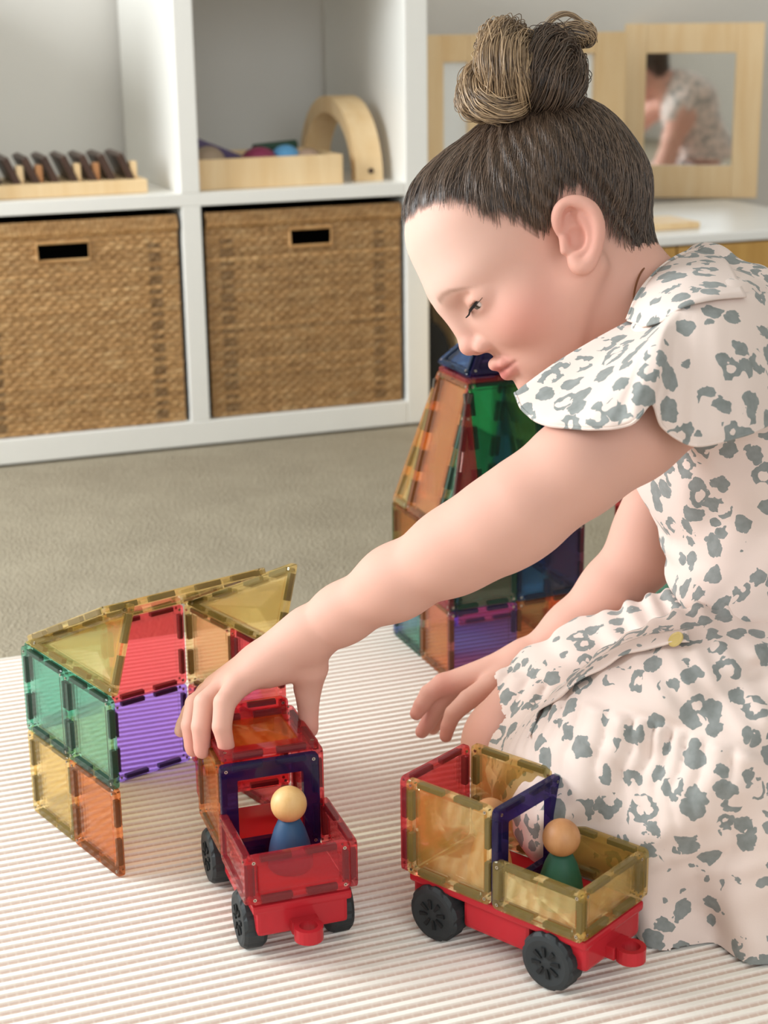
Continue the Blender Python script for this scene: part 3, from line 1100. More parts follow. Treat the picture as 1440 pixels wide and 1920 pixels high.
def surface(F, lo, hi, h, B=8, margin=1.35):
    lo = np.array(lo, float)
    nb = np.ceil((np.array(hi) - lo) / (h * B)).astype(int)
    g = np.stack(np.meshgrid(*[np.arange(n) for n in nb], indexing='ij'), -1).reshape(-1, 3)
    cen = lo + (g + .5) * h * B
    val = np.concatenate([F.ev(c) for c in np.array_split(cen, max(1, len(cen) // 60000))])
    keep = np.abs(val) < h * B * .866 * margin
    g = g[keep]
    N = len(g)
    grp = (g // 4)
    key = (grp[:, 0] * 4096 + grp[:, 1]) * 4096 + grp[:, 2]
    order = np.argsort(key, kind='stable')
    g, key = g[order], key[order]
    loc = np.stack(np.meshgrid(*[np.arange(B + 1)] * 3, indexing='ij'), -1).reshape(-1, 3)
    V = np.empty((N, (B + 1) ** 3))
    cuts = np.flatnonzero(np.diff(key)) + 1
    for idx in np.split(np.arange(N), cuts):
        P = (lo + ((g[idx] * B)[:, None] + loc[None]) * h).reshape(-1, 3)
        c = (P.min(0) + P.max(0)) / 2
        rad = np.linalg.norm(P.max(0) - c)
        pr = [p for p in F.pr if np.linalg.norm(p[6] - c) < rad + p[7] + p[4] + .004]
        V[idx] = F.ev(P, pr).reshape(len(idx), -1)
    V = V.reshape(N, B + 1, B + 1, B + 1)
    S = V < 0
    off = np.array([(i, j, k) for i in (0, 1) for j in (0, 1) for k in (0, 1)])
    C8 = np.stack([S[:, i:B + i, j:B + j, k:B + k] for i, j, k in off], -1)
    act = C8.any(-1) & ~C8.all(-1)
    bi, ci, cj, ck = np.nonzero(act)
    W = np.stack([V[bi, ci + i, cj + j, ck + k] for i, j, k in off], -1)
    cell = g[bi] * B + np.stack([ci, cj, ck], -1)
    acc = np.zeros((len(bi), 3)); cnt = np.zeros(len(bi))
    for a in range(8):
        for b in range(a + 1, 8):
            dlt = off[b] - off[a]
            if np.abs(dlt).sum() != 1:
                continue
            va, vb = W[:, a], W[:, b]
            m = (va < 0) != (vb < 0)
            t = np.where(m, va / np.where(m, va - vb, 1), 0)
            acc += np.where(m[:, None], off[a] + t[:, None] * dlt, 0)
            cnt += m
    verts = lo + (cell + acc / cnt[:, None]) * h
    NN = nb * B + 2
    cid = (cell[:, 0] * NN[1] + cell[:, 1]) * NN[2] + cell[:, 2]
    o = np.argsort(cid)
    cs = cid[o]
    quads = []
    for ax in range(3):
        e = [0, 0, 0]; e[ax] = 1
        A = S[:, :B, :B, :B]
        Bq = S[:, e[0]:B + e[0], e[1]:B + e[1], e[2]:B + e[2]]
        b_, i, j, k = np.nonzero(A != Bq)
        flip = A[b_, i, j, k]
        p = g[b_] * B + np.stack([i, j, k], -1)
        u, v = [(1, 2), (2, 0), (0, 1)][ax]
        cells = []
        for du, dv in ((-1, -1), (0, -1), (0, 0), (-1, 0)):
            q = p.copy(); q[:, u] += du; q[:, v] += dv
            cells.append((q[:, 0] * NN[1] + q[:, 1]) * NN[2] + q[:, 2])
        cells = np.stack(cells, -1)
        pos = np.searchsorted(cs, cells)
        pos = np.minimum(pos, len(cs) - 1)
        ok = (cs[pos] == cells).all(1)
        q = o[pos][ok]
        fl = flip[ok]
        q[~fl] = q[~fl][:, ::-1]
        quads.append(q)
    return verts, np.concatenate(quads)


def smooth_verts(V, Q, it=1, lam=.5):
    for _ in range(it):
        acc = np.zeros_like(V); cnt = np.zeros(len(V))
        for a, b in ((0, 1), (1, 2), (2, 3), (3, 0)):
            np.add.at(acc, Q[:, a], V[Q[:, b]]); np.add.at(cnt, Q[:, a], 1)
            np.add.at(acc, Q[:, b], V[Q[:, a]]); np.add.at(cnt, Q[:, b], 1)
        V = V + lam * (acc / np.maximum(cnt, 1)[:, None] - V)
    return V


# ------------------------------------------------------------------ the girl: head frame (F forward, L her left, D down)
HP = (1007, 426)
HDEP = 1.283
HSC = FPX / HDEP
HC = at(*HP, HDEP)
_w = (HC - CAM) / np.linalg.norm(HC - CAM)
_hr = RGT - _w * (RGT @ _w); _hr /= np.linalg.norm(_hr)
_hu = np.cross(_hr, _w)
TH_, PS_ = R(40), R(16)
_fi = -math.cos(TH_) * _hr - math.sin(TH_) * _hu
HD = math.sin(TH_) * _hr - math.cos(TH_) * _hu
HF = math.cos(PS_) * _fi - math.sin(PS_) * _w
HL = -math.cos(PS_) * _w - math.sin(PS_) * _fi
HROT = np.stack([HF, HL, HD], -1)       # columns are the head axes in world space


def H(f, l, d):
    return HC + HF * f + HL * l + HD * d


def face(px, py, l):
    """head-frame F, D of photo pixel (px, py) on the plane l to her left"""
    x, y = (px - HP[0]) / HSC, (py - HP[1]) / HSC
    fi = -math.cos(TH_) * x + math.sin(TH_) * y
    dd = math.sin(TH_) * x + math.cos(TH_) * y
    return (fi + l * math.sin(PS_)) / math.cos(PS_), dd


def hloc(P):
    return (P - HC) @ HROT


def ell_h(F, c, r, k=.01, op='u', tilt=0.0):
    rot = HROT
    if tilt:
        ca, sa = math.cos(tilt), math.sin(tilt)
        rot = HROT @ np.array([[ca, 0, -sa], [0, 1, 0], [sa, 0, ca]])
    F.ell(H(*c), r, k, rot, op)


def cap_h(F, a, b, ra, rb, k=.006, op='u'):
    F.cap(H(*a), H(*b), ra, rb, k, op)


def cranium(F):
    ell_h(F, (-.012, 0, -.020), (.082, .067, .061), .02)
    ell_h(F, (.035, 0, -.033), (.0575, .059, .050), .012)


RIM = [((1046, 436), .0690, .0022), ((1041, 410), .0715, .0034), ((1051, 390), .0735, .0040), ((1074, 385), .0760, .0042), ((1097, 397), .0780, .0042),
       ((1109, 421), .0785, .0040), ((1111, 448), .0775, .0038), ((1106, 474), .0752, .0038), ((1096, 492), .0728, .0044), ((1083, 496), .0705, .0046), ((1073, 484), .0690, .0040)]
ANT = [((1073, 405), .0725, .0020), ((1088, 416), .0742, .0028), ((1095, 442), .0742, .0030), ((1088, 466), .0722, .0028), ((1074, 476), .0700, .0022)]


def build_head(F):
    cranium(F)
    ell_h(F, (.050, 0, -.004), (.0505, .055, .030), .020)       # brow
    ell_h(F, (.040, 0, .034), (.053, .050, .048), .022)         # mid face
    for s in (-1, 1):
        ell_h(F, (.056, s * .032, .042), (.027, .026, .025), .018)   # cheeks
        cap_h(F, (.004, s * .053, .046), (.060, s * .020, .084), .015, .0155, .022)   # jaw
    ell_h(F, (.056, 0, .072), (.0335, .032, .026), .014)
    ell_h(F, (.0775, 0, .0900), (.0145, .0160, .0120), .010)    # chin
    for s in (-1, 1):
        ell_h(F, (.0985, s * .0325, .0120), (.0110, .0150, .0085), .012, 's')     # eye sockets
    cap_h(F, (.0925, 0, .004), (.0985, 0, .034), .0072, .0066, .010)     # nose bridge
    ell_h(F, (.0990, 0, .0365), (.0088, .0086, .0076), .005)
    for s in (-1, 1):
        ell_h(F, (.0920, s * .0102, .0420), (.0088, .0054, .0060), .005)
    for s in (-1, 1):
        ell_h(F, (.0985, s * .0056, .0470), (.0042, .0028, .0032), .0025, 's')
    # eyelids: smooth ball, then a narrow slit that shows the downcast eye
    for s in (-1, 1):
        ell_h(F, (.0735, s * .0320, .0130), (.0142, .0150, .0125), .005)
        pts = [((.0760, s * .0440, .0138), .0012), ((.0840, s * .0392, .0160), .0028), ((.0890, s * .0325, .0172), .0034), ((.0890, s * .0260, .0174), .0024), ((.0870, s * .0210, .0174), .0010)]
        for p, q in zip(pts, pts[1:]):
            cap_h(F, p[0], q[0], p[1], q[1], .0012, 's')
        pts = [((.0845, s * .0390, .0060), .0004), ((.0897, s * .0320, .0052), .0006), ((.0915, s * .0230, .0080), .0004)]
        for p, q in zip(pts, pts[1:]):
            cap_h(F, p[0], q[0], p[1], q[1], .0050, 's')
    # mouth
    up = [(.0825, .0195, .0670), (.0905, .0115, .0628), (.0935, .0040, .0598), (.0932, 0, .0608), (.0935, -.0040, .0598), (.0905, -.0115, .0628), (.0825, -.0195, .0670)]
    ru = [.0012, .0034, .0040, .0040, .0040, .0034, .0012]
    for i in range(6):
        cap_h(F, up[i], up[i + 1], ru[i], ru[i + 1], .0035)
    lo_ = [(.0825, .0185, .0676), (.0880, .0110, .0702), (.0906, 0, .0710), (.0880, -.0110, .0702), (.0825, -.0185, .0676)]
    rl = [.0012, .0042, .0050, .0042, .0012]
    for i in range(4):
        cap_h(F, lo_[i], lo_[i + 1], rl[i], rl[i + 1], .0035)
    gr = [(.0850, .0210, .0676), (.0945, .0105, .0664), (.0990, 0, .0653), (.0945, -.0105, .0664), (.0850, -.0210, .0676)]
    for i in range(4):
        cap_h(F, gr[i], gr[i + 1], .0012, .0013, .002, 's')
    cap_h(F, (.0985, 0, .0500), (.0990, 0, .0560), .0014, .0020, .004, 's')       # philtrum
    # ears
    for s in (-1, 1):
        def e(px, py, l):
            f, d = face(px, py, .070)
            return (f, s * l, d)
        c = e(1080, 444, 0)
        ell_h(F, (c[0], s * .0665, c[2]), (.0125, .0070, .0225), .006, tilt=R(-24))
        for chain_, kk, nn in ((RIM, .004, 26), (ANT, .004, 12)):
            P_ = spline([(*e(*q[0], q[1]), q[2]) for q in chain_], nn)
            for u, w in zip(P_, P_[1:]):
                cap_h(F, u[:3], w[:3], u[3], w[3], kk)
        f, d = face(1073, 447, .070)
        ell_h(F, (f, s * .0740, d), (.0070, .0056, .0085), .003, 's', tilt=R(-24))
        f, d = face(1061, 413, .070)
        ell_h(F, (f, s * .0765, d), (.0046, .0042, .0080), .003, 's', tilt=R(-40))
        cap_h(F, e(1055, 448, .0695), e(1057, 466, .0690), .0034, .0036, .003)       # tragus


BODY = Field()
build_head(BODY)
A = at
# neck and hidden trunk
BODY.chain([(H(-.022, 0, .040), .043), (A(1170, 560, 1.285), .041), (A(1265, 640, 1.29), .046), (A(1330, 720, 1.29), .055)], .02)
BODY.ell(A(1372, 800, 1.29), (.070, .095, .085), .03)
BODY.chain([(A(1390, 850, 1.29), .060), (A(1490, 1110, 1.285), .046), (A(1470, 1270, 1.28), .052)], .03)
BODY.chain([(A(1335, 690, 1.195), .040), (A(1180, 810, 1.165), .0335), (A(1080, 878, 1.16), .0325), (A(985, 950, 1.165), .0315), (A(920, 993, 1.175), .0305), (A(850, 1033, 1.19), .0288),
            (A(740, 1093, 1.215), .0250), (A(640, 1152, 1.24), .0200), (A(580, 1190, 1.25), .0178)], .016)
BODY.cap(A(1372, 800, 1.29), A(1335, 690, 1.195), .05, .04, .03)
BODY.ell(A(962, 985, 1.168), (.022, .020, .020), .02)


def digit(pts, k=.0035):
    q = [(A(*p[:3]), p[3]) for p in pts]
    BODY.chain(q[:2], k)
    BODY.chain(q[1:], .0012)


# left hand closed over the roof of the red truck
WRI = (580, 1190, 1.250)
for mcp, r in (((448, 1281, 1.243), .0098), ((424, 1285, 1.258), .0098), ((404, 1291, 1.273), .0092), ((388, 1300, 1.287), .0082)):
    BODY.cap(A(*WRI), A(*mcp), .0150, r, .012)
BODY.ell(A(512, 1240, 1.262), (.020, .022, .011), .012)
digit([(448, 1281, 1.243, .0096), (421, 1318, 1.228, .0083), (416, 1362, 1.225, .0073), (424, 1398, 1.228, .0062), (425, 1402, 1.228, .0058)])
digit([(424, 1285, 1.258, .0094), (384, 1318, 1.245, .0082), (377, 1362, 1.241, .0074), (379, 1402, 1.243, .0064), (379, 1408, 1.243, .0060)])
digit([(404, 1291, 1.273, .0088), (366, 1320, 1.262, .0078), (357, 1360, 1.257, .0071), (361, 1398, 1.258, .0062), (362, 1405, 1.258, .0058)])
digit([(388, 1300, 1.287, .0078), (357, 1334, 1.281, .0066), (345, 1358, 1.279, .0059), (339, 1370, 1.278, .0052)])
digit([(580, 1205, 1.250, .0145), (583, 1252, 1.262, .0130), (577, 1290, 1.272, .0108), (578, 1332, 1.277, .0080), (580, 1362, 1.277, .0070), (581, 1368, 1.277, .0064)], .006)
BODY.cap(A(572, 1245, 1.262), A(505, 1262, 1.257), .0110, .0085, .010)
# right arm, reaching down behind the knee
BODY.chain([(A(1310, 730, 1.40), .038), (A(1250, 890, 1.42), .030), (A(1215, 1000, 1.425), .0285), (A(1205, 1040, 1.425), .0285), (A(1150, 1105, 1.43), .0270), (A(1070, 1180, 1.437), .0215), (A(985, 1243, 1.445), .0160)], .012)
BODY.cap(A(1385, 800, 1.29), A(1310, 730, 1.40), .05, .04, .03)
WRR = (985, 1243, 1.445)
for mcp, r in (((832, 1283, 1.452), .0095), ((845, 1292, 1.463), .0092), ((858, 1298, 1.475), .0088), ((874, 1304, 1.487), .0080)):
    BODY.cap(A(*WRR), A(*mcp), .0145, r, .012)
digit([(832, 1283, 1.452, .0094), (805, 1300, 1.452, .0082), (791, 1322, 1.452, .0072), (781, 1338, 1.452, .0060)])
digit([(843, 1290, 1.462, .0094), (820, 1325, 1.462, .0080), (803, 1355, 1.464, .0070), (791, 1372, 1.466, .0060)])
digit([(858, 1298, 1.475, .0088), (838, 1330, 1.478, .0076), (822, 1352, 1.480, .0066), (812, 1366, 1.481, .0056)])
digit([(874, 1304, 1.487, .0078), (858, 1332, 1.490, .0066), (846, 1350, 1.491, .0056), (840, 1358, 1.492, .0050)])
digit([(975, 1258, 1.440, .0135), (925, 1284, 1.432, .0112), (878, 1312, 1.428, .0088), (850, 1338, 1.427, .0075), (840, 1362, 1.428, .0064), (836, 1380, 1.429, .0056)], .006)
# bare knee, thigh and folded shin
BODY.chain([(A(962, 1392, 1.368), .0415), (A(1030, 1345, 1.375), .045), (A(1120, 1292, 1.39), .049), (A(1400, 1285, 1.36), .070)], .015)
BODY.chain([(A(955, 1412, 1.365), .034), (A(1050, 1450, 1.385), .034), (A(1250, 1480, 1.38), .030)], .015)
# other leg folded under the skirt
BODY.chain([(A(1110, 1510, 1.235), .040), (A(1300, 1400, 1.22), .055), (A(1445, 1310, 1.23), .065)], .02)
BODY.chain([(A(1110, 1520, 1.255), .030), (A(1300, 1530, 1.26), .030), (A(1460, 1540, 1.26), .028)], .02)

girl = base('girl', (.20, 1.20, 0), 'young girl in leopard print dress kneeling, hair in a bun, hand on truck', 'person')
V, Q = surface(BODY, (-.20, 1.0, -.002), (.46, 1.50, .66), .00135)
V = smooth_verts(V, Q, 1, .45)
me = mesh_np('skin', V, Q, True)
# skin tones: blush, lips, ears, knuckles, knee; socket and crease shade painted in
hl = hloc(V)
base_c = np.array(lin('#d8a897')[:3])
pink = np.array(lin('#d07c70')[:3]); lip = np.array(lin('#c8706c')[:3]); fair = np.array(lin('#e2c3b5')[:3]); brow = np.array(lin('#6a4a34')[:3])
colr = np.tile(base_c, (len(V), 1))


def blend(c, target, w):
    return c + (target - c) * np.clip(w, 0, 1)[:, None]


def blob(c, r):
    q = (np.stack([hl[:, 0], np.abs(hl[:, 1]), hl[:, 2]], -1) - np.array(c)) / np.array(r)
    return np.exp(-(q * q).sum(1))


inhead = (np.linalg.norm(hl, axis=1) < .125)
colr = blend(colr, fair, .8 * blob((.09, .0, -.03), (.05, .08, .05)))
colr = blend(colr, pink, .42 * blob((.065, .050, .043), (.032, .03, .020)))
colr = blend(colr, pink, .30 * blob((.103, .0, .038), (.012, .012, .012)))
colr = blend(colr, pink, .45 * blob((.0, .076, .020), (.022, .012, .026)))
colr = blend(colr, np.array(lin('#b9765f')[:3]), .35 * blob((.088, .031, .0100), (.02, .020, .009)))  # brown shading painted into the eye sockets
lipd = np.abs(hl[:, 2] - .0665 - .02 * 0)
mouth = inhead & (hl[:, 0] > .078)
lw = np.exp(-((hl[:, 1] / .0185) ** 4)) * np.exp(-(((hl[:, 2] - .0672) / .0082) ** 4)) * mouth
colr = blend(colr, lip, .85 * lw)
gw = np.exp(-((hl[:, 1] / .0205) ** 4)) * np.exp(-(((hl[:, 2] - .0668) / .0012) ** 2)) * mouth
colr = blend(colr, np.array(lin('#8a4640')[:3]), .7 * gw)  # shade of the mouth groove painted into the tint
nw = np.exp(-((np.abs(hl[:, 1]) - .0056) / .0030) ** 2) * np.exp(-((hl[:, 2] - .0480) / .0028) ** 2) * np.exp(-((hl[:, 0] - .0985) / .005) ** 2)
colr = blend(colr, np.array(lin('#7a3c30')[:3]), .85 * nw * inhead)  # nostril hollows shaded in the colour
# eyebrows
al = np.abs(hl[:, 1])
bc = np.interp(al, [.010, .016, .024, .032, .040, .048], [-.0035, -.0052, -.0062, -.0050, -.0005, .0060])
bw = np.exp(-((hl[:, 2] - bc) / np.interp(al, [.010, .02, .05], [.0034, .0030, .0012])) ** 2) * (hl[:, 0] > .055)
bw = bw * np.clip((al - .011) / .004, 0, 1) * np.clip((.049 - al) / .014, 0, 1)
colr = blend(colr, brow, .55 * bw)
# warm knee and finger tips
kn = np.exp(-((V - A(915, 1378, 1.35)) ** 2).sum(1) / .03 ** 2)
colr = blend(colr, pink, .25 * kn)
for tip in ((424, 1400, 1.228), (379, 1405, 1.243), (362, 1402, 1.258), (581, 1368, 1.277), (781, 1338, 1.452), (791, 1372, 1.466), (836, 1380, 1.429), (832, 1283, 1.45)):
    colr = blend(colr, pink, .45 * np.exp(-((V - A(*tip)) ** 2).sum(1) / .014 ** 2))
att = me.attributes.new('tint', 'FLOAT_COLOR', 'POINT')
att.data.foreach_set('color', np.concatenate([colr, np.ones((len(V), 1))], 1).astype(np.float32).ravel())
k = NT('skin')
an = k.n('ShaderNodeAttribute', attribute_name='tint')
nz = k.noise(k.coord('Object'), 900, 2)
n2 = k.noise(k.coord('Object'), 45, 3)
cc = k.mix(k.math('MULTIPLY', n2.outputs[0], .14), an.outputs['Color'], lin('#c98468'))
M_SKIN = k.done(k.bsdf(cc, .62, k.bump(nz.outputs[0], .06, .0005), **{'Subsurface Weight': .12, 'Subsurface Radius': (.010, .004, .002), 'Subsurface Scale': .6, 'Specular IOR Level': .25}))
link('skin', me, M_SKIN, girl)

# eyes
def eye_mesh(l):
    bm = bmesh.new()
    bmesh.ops.create_uvsphere(bm, u_segments=32, v_segments=24, radius=.0122)
    m = bpy.data.meshes.new('eye')
    c = H(.0738, l, .0135)
    gaze = HF * .90 + HD * .42 + HL * .10
    gaze /= np.linalg.norm(gaze)
    bm.verts.ensure_lookup_table()
    lay = bm.verts.layers.float_color.new('tint')
    for v in bm.verts:
        n = np.array(v.co) / .0122
        a = math.degrees(math.acos(max(-1, min(1, float(n @ gaze)))))
        v[lay] = lin('#0c0908') if a < 11 else (lin('#4a4238') if a < 29 else lin('#e6dcd6'))
        v.co = Vector(c) + v.co
    bm.to_mesh(m); bm.free()
    return m


k = NT('eyeball')
an = k.n('ShaderNodeAttribute', attribute_name='tint')
M_EYE = k.done(k.bsdf(an.outputs['Color'], .08))
for s in (1, -1):
    link('eye', eye_mesh(s * .0320), M_EYE, girl, smooth=True)
# eyelashes along the upper lid margin
M_LASH = plain('dark_lash', '#1d1511', .6)
for s in (1, -1):
    bm = bmesh.new()
    edge_l = spline([(.0765, s * .0442, .0122), (.0838, s * .0398, .0136), (.0880, s * .0325, .0146), (.0882, s * .0260, .0152), (.0868, s * .0215, .0162)], 34)
    for i, p in enumerate(edge_l):
        u = i / 33
        ln = .0068 - .002 * abs(u - .4)
        d = np.array([.80, s * (.55 - .75 * u), .42]); d /= np.linalg.norm(d)
        p1 = p + d * ln * .5 + np.array([0, 0, .0006]); p2 = p + d * ln + np.array([.0006, 0, -.0004])
        tube(bm, [H(*p), H(*p1), H(*p2)], [.00032, .00024, .00006], 4)
    tube(bm, [H(*p) for p in edge_l], .00055, 5)
    link('eyelashes', bm, M_LASH, girl)
# ------------------------------------------------------------------ leopard print cotton
def leopard(name, scale=54):
    k = NT(name)
    v = k.coord('Object')
    nz = k.noise(v, 62, 2, .5)
    off = k.n('ShaderNodeVectorMath', {0: nz.outputs['Color'], 1: (.5, .5, .5)}, operation='SUBTRACT')
    off = k.n('ShaderNodeVectorMath', {0: off.outputs[0], 'Scale': .011}, operation='SCALE')
    nb_ = k.noise(v, 170, 2, .6)
    of2 = k.n('ShaderNodeVectorMath', {0: nb_.outputs['Color'], 1: (.5, .5, .5)}, operation='SUBTRACT')
    of2 = k.n('ShaderNodeVectorMath', {0: of2.outputs[0], 'Scale': .0055}, operation='SCALE')
    p = k.n('ShaderNodeVectorMath', {0: v, 1: off.outputs[0]}, operation='ADD')
    p = k.n('ShaderNodeVectorMath', {0: p.outputs[0], 1: of2.outputs[0]}, operation='ADD')
    vo = k.n('ShaderNodeTexVoronoi', {'Vector': p.outputs[0], 'Scale': scale, 'Randomness': .82})
    rnd = k.n('ShaderNodeSeparateColor', {0: vo.outputs['Color']})
    rad = k.math('MULTIPLY_ADD', rnd.outputs[0], .13, .39)
    spot = k.math('LESS_THAN', vo.outputs['Distance'], rad)
    hole = k.math('LESS_THAN', vo.outputs['Distance'], k.math('MULTIPLY', rad, .45))
    big = k.math('GREATER_THAN', rnd.outputs[0], .50)
    hole = k.math('MULTIPLY', hole, big)
    br = k.math('GREATER_THAN', k.noise(v, 85, 1).outputs[0], .56)
    gap = k.math('MULTIPLY', br, big)
    m = k.math('MULTIPLY', spot, k.math('SUBTRACT', 1.0, hole))
    m = k.math('MULTIPLY', m, k.math('SUBTRACT', 1.0, gap))
    n3 = k.noise(v, 160, 3)
    grey = k.mix(n3.outputs[0], lin('#6f736f'), lin('#979a98'))
    c = k.mix(m, lin('#e2cec4'), grey)
    weave = k.noise(v, 700, 2)
    return k.done(k.bsdf(c, .85, k.bump(weave.outputs[0], .10, .0006), **{'Sheen Weight': .15}))


M_LEO = leopard('leopard_print_cotton')


def gridmesh(name, P, mat_, thick=.0012, sub=0, parent=girl, wrap=False):
    nu, nv = P.shape[:2]
    idx = np.arange(nu * nv).reshape(nu, nv)
    q = np.stack([idx[:-1, :-1], idx[1:, :-1], idx[1:, 1:], idx[:-1, 1:]], -1).reshape(-1, 4)
    me = mesh_np(name, P.reshape(-1, 3), q, True)
    o = link(name, me, mat_, parent)
    if thick:
        m = o.modifiers.new('thickness', 'SOLIDIFY'); m.thickness = thick; m.offset = 0
    return o


def surf(ctrl, nu, nv):
    """smooth surface through a grid of 3-D control points"""
    C = np.array(ctrl, float)
    A1 = np.stack([spline(C[i], nv) for i in range(C.shape[0])])
    return np.stack([spline(A1[:, j], nu) for j in range(nv)], 1)


# bodice and skirt
DR = Field()
DR.ell(A(1330, 605, 1.28), (.050, .085, .052), .02)
DR.ell(A(1425, 665, 1.285), (.060, .100, .058), .03)
DR.cap(A(1318, 668, 1.20), A(1300, 720, 1.395), .054, .050, .03)
DR.ell(A(1378, 800, 1.29), (.083, .108, .10), .03)
DR.chain([(A(1385, 800, 1.29), .080), (A(1446, 960, 1.287), .078), (A(1500, 1090, 1.285), .079)], .02)
DR.ell(A(1490, 1060, 1.285), (.080, .095, .06), .03)
DR.ell(A(1440, 1105, 1.262), (.070, .085, .036), .02)
DR.ell(A(1325, 482, 1.285), (.014, .030, .008), .012)


def bod_disp(P):
    q = P * np.array([1, 1, 1])
    a = np.sin(q[:, 2] * 120 + 9 * np.sin(q[:, 0] * 30) + q[:, 1] * 40) * .0012
    b = np.sin(q[:, 0] * 95 - q[:, 2] * 60 + 5 * np.sin(q[:, 1] * 25)) * .0014
    low = np.clip((.27 - P[:, 2]) / .06, 0, 1)
    return a + b + low * .003 * np.sin(P[:, 2] * 230 + 6 * np.sin(P[:, 0] * 40))


DR.disp = bod_disp
V, Q = surface(DR, (.10, 1.02, .10), (.56, 1.50, .60), .0030)
cutn = np.array([.05, 0, 1.0]); cutn /= np.linalg.norm(cutn)
keep = (V - A(1400, 1190, 1.22)) @ cutn > .0
ok = keep[Q].all(1)
me = mesh_np('dress_bodice', smooth_verts(V, Q, 1), Q[ok], True)
link('dress_bodice', me, M_LEO, girl)

SK = Field()
hem_pts = [A(1205, 1690, 1.262), A(1250, 1732, 1.230), A(1300, 1757, 1.212), A(1400, 1779, 1.198), A(1500, 1779, 1.198)]
SK.chain([(A(985, 1366, 1.370), .050), (A(1060, 1314, 1.378), .052), (A(1140, 1270, 1.385), .052), (A(1250, 1250, 1.37), .055), (A(1400, 1285, 1.33), .060)], .02)
SK.chain([(A(1085, 1500, 1.250), .052), (A(1200, 1405, 1.235), .064), (A(1330, 1340, 1.225), .076), (A(1460, 1320, 1.22), .072)], .03)
SK.ell(A(1440, 1310, 1.285), (.10, .11, .060), .03)
SK.cap(A(1020, 1400, 1.36), A(1100, 1480, 1.26), .046, .048, .03)
top = [A(1120, 1520, 1.255), A(1230, 1500, 1.225), A(1330, 1480, 1.20), A(1430, 1450, 1.19), A(1530, 1440, 1.19)]
for a_, b_ in zip(top, hem_pts):
    SK.cap(a_, b_, .046, .012, .045)
for a_, b_ in zip(hem_pts, hem_pts[1:]):
    SK.cap(a_, b_, .012, .012, .03)
gath = A(1500, 1170, 1.30)




def cast(F, pts):
    """points and normals where lines of sight through photo pixels meet a field"""
    dirs = np.array([at(x, y, 1.0) - CAM for x, y in pts])
    dirs /= np.linalg.norm(dirs, axis=1)[:, None]
    t = np.full(len(pts), .9)
    for _ in range(60):
        t = t + np.clip(F.ev(CAM + dirs * t[:, None]), -.05, .05) * .8
    P = CAM + dirs * t[:, None]
    e = 1e-3
    N = np.stack([F.ev(P + np.eye(3)[i] * e) - F.ev(P - np.eye(3)[i] * e) for i in range(3)], -1)
    return P, N / np.linalg.norm(N, axis=1)[:, None]


(S1, SM, S2), SN = cast(SK, [(1090, 1312), (1265, 1362), (1440, 1420)])
seam_n = np.cross(S2 - S1, SN[1]); seam_n /= np.linalg.norm(seam_n)
if seam_n[2] > 0:
    seam_n = -seam_n
seam_p = SM
seam_u = (S2 - S1) / np.linalg.norm(S2 - S1)
flap_px = [tuple(p) for p in spline([(1296, 1214, 0), (1215, 1228, 0), (1150, 1256, 0), (1080, 1302, 0), (1026, 1346, 0), (1006, 1392, 0)], 60)[:, :2]]
flap_e = cast(SK, flap_px)
flap_m = cast(SK, [(x - 3, y - 15) for x, y in flap_px])
flap_t = cast(SK, [(x - 6, y - 32) for x, y in flap_px])


def skirt_disp(P):
    d = P - gath
    r = np.linalg.norm(d, axis=1)
    ang = np.arctan2(d[:, 2] + .35 * d[:, 1], d[:, 0])
    low = (P - seam_p) @ seam_n                       # distance below the gathered seam
    g = np.clip(low / .006, 0, 1) * np.exp(-np.clip(low, 0, 1) / .045)
    al2 = (P - seam_p) @ seam_u + .003 * np.sin(low * 60) + .002 * np.sin(low * 150 + 1)
    gathers = (np.abs(np.sin(al2 * np.pi / .0165 + 1.2 * np.sin(al2 * 55))) ** .7 - .55) * -.0080 * g
    seam = .0016 * np.exp(-(low / .0030) ** 2)
    broad = (np.abs(np.sin(ang * 6.5 + 1.4 * np.sin(r * 15) + 1)) ** 1.5 - .45) * -.0085 * np.clip((r - .07) / .08, 0, 1)
    fine = np.sin(P[:, 0] * 120 + 7 * np.sin(P[:, 2] * 40) + 30 * P[:, 1]) * .0008
    upper = np.clip(-low / .02, 0, 1) * np.sin((P[:, 0] + P[:, 2] * 1.3) * 150 + 6 * np.sin(P[:, 0] * 28)) * .0016
    hemw = np.clip((.14 - P[:, 2]) / .12, 0, 1)
    drape = np.sin(P[:, 0] * 75 - P[:, 1] * 45 + 1.5 * np.sin(P[:, 2] * 30)) * .0075 * hemw
    return gathers + seam + broad + fine + upper + drape


SK.disp = skirt_disp
V, Q = surface(SK, (.02, .98, -.02), (.50, 1.52, .30), .0023)
# open at the knee (hem) and cut along the floor
hemn = A(1180, 1180, 1.33) - A(945, 1345, 1.37); hemn /= np.linalg.norm(hemn)
hp_ = A(986, 1335, 1.37)
keep = (V[:, 2] > .0045) & (((V - hp_) @ hemn > 0) | (((V - A(1080, 1500, 1.25)) ** 2).sum(1) < .1 ** 2) & (V[:, 1] < 1.22))
V = smooth_verts(V, Q, 1)
ok = keep[Q].all(1)
o = link('dress_skirt', mesh_np('dress_skirt', V, Q[ok], True), M_LEO, girl)

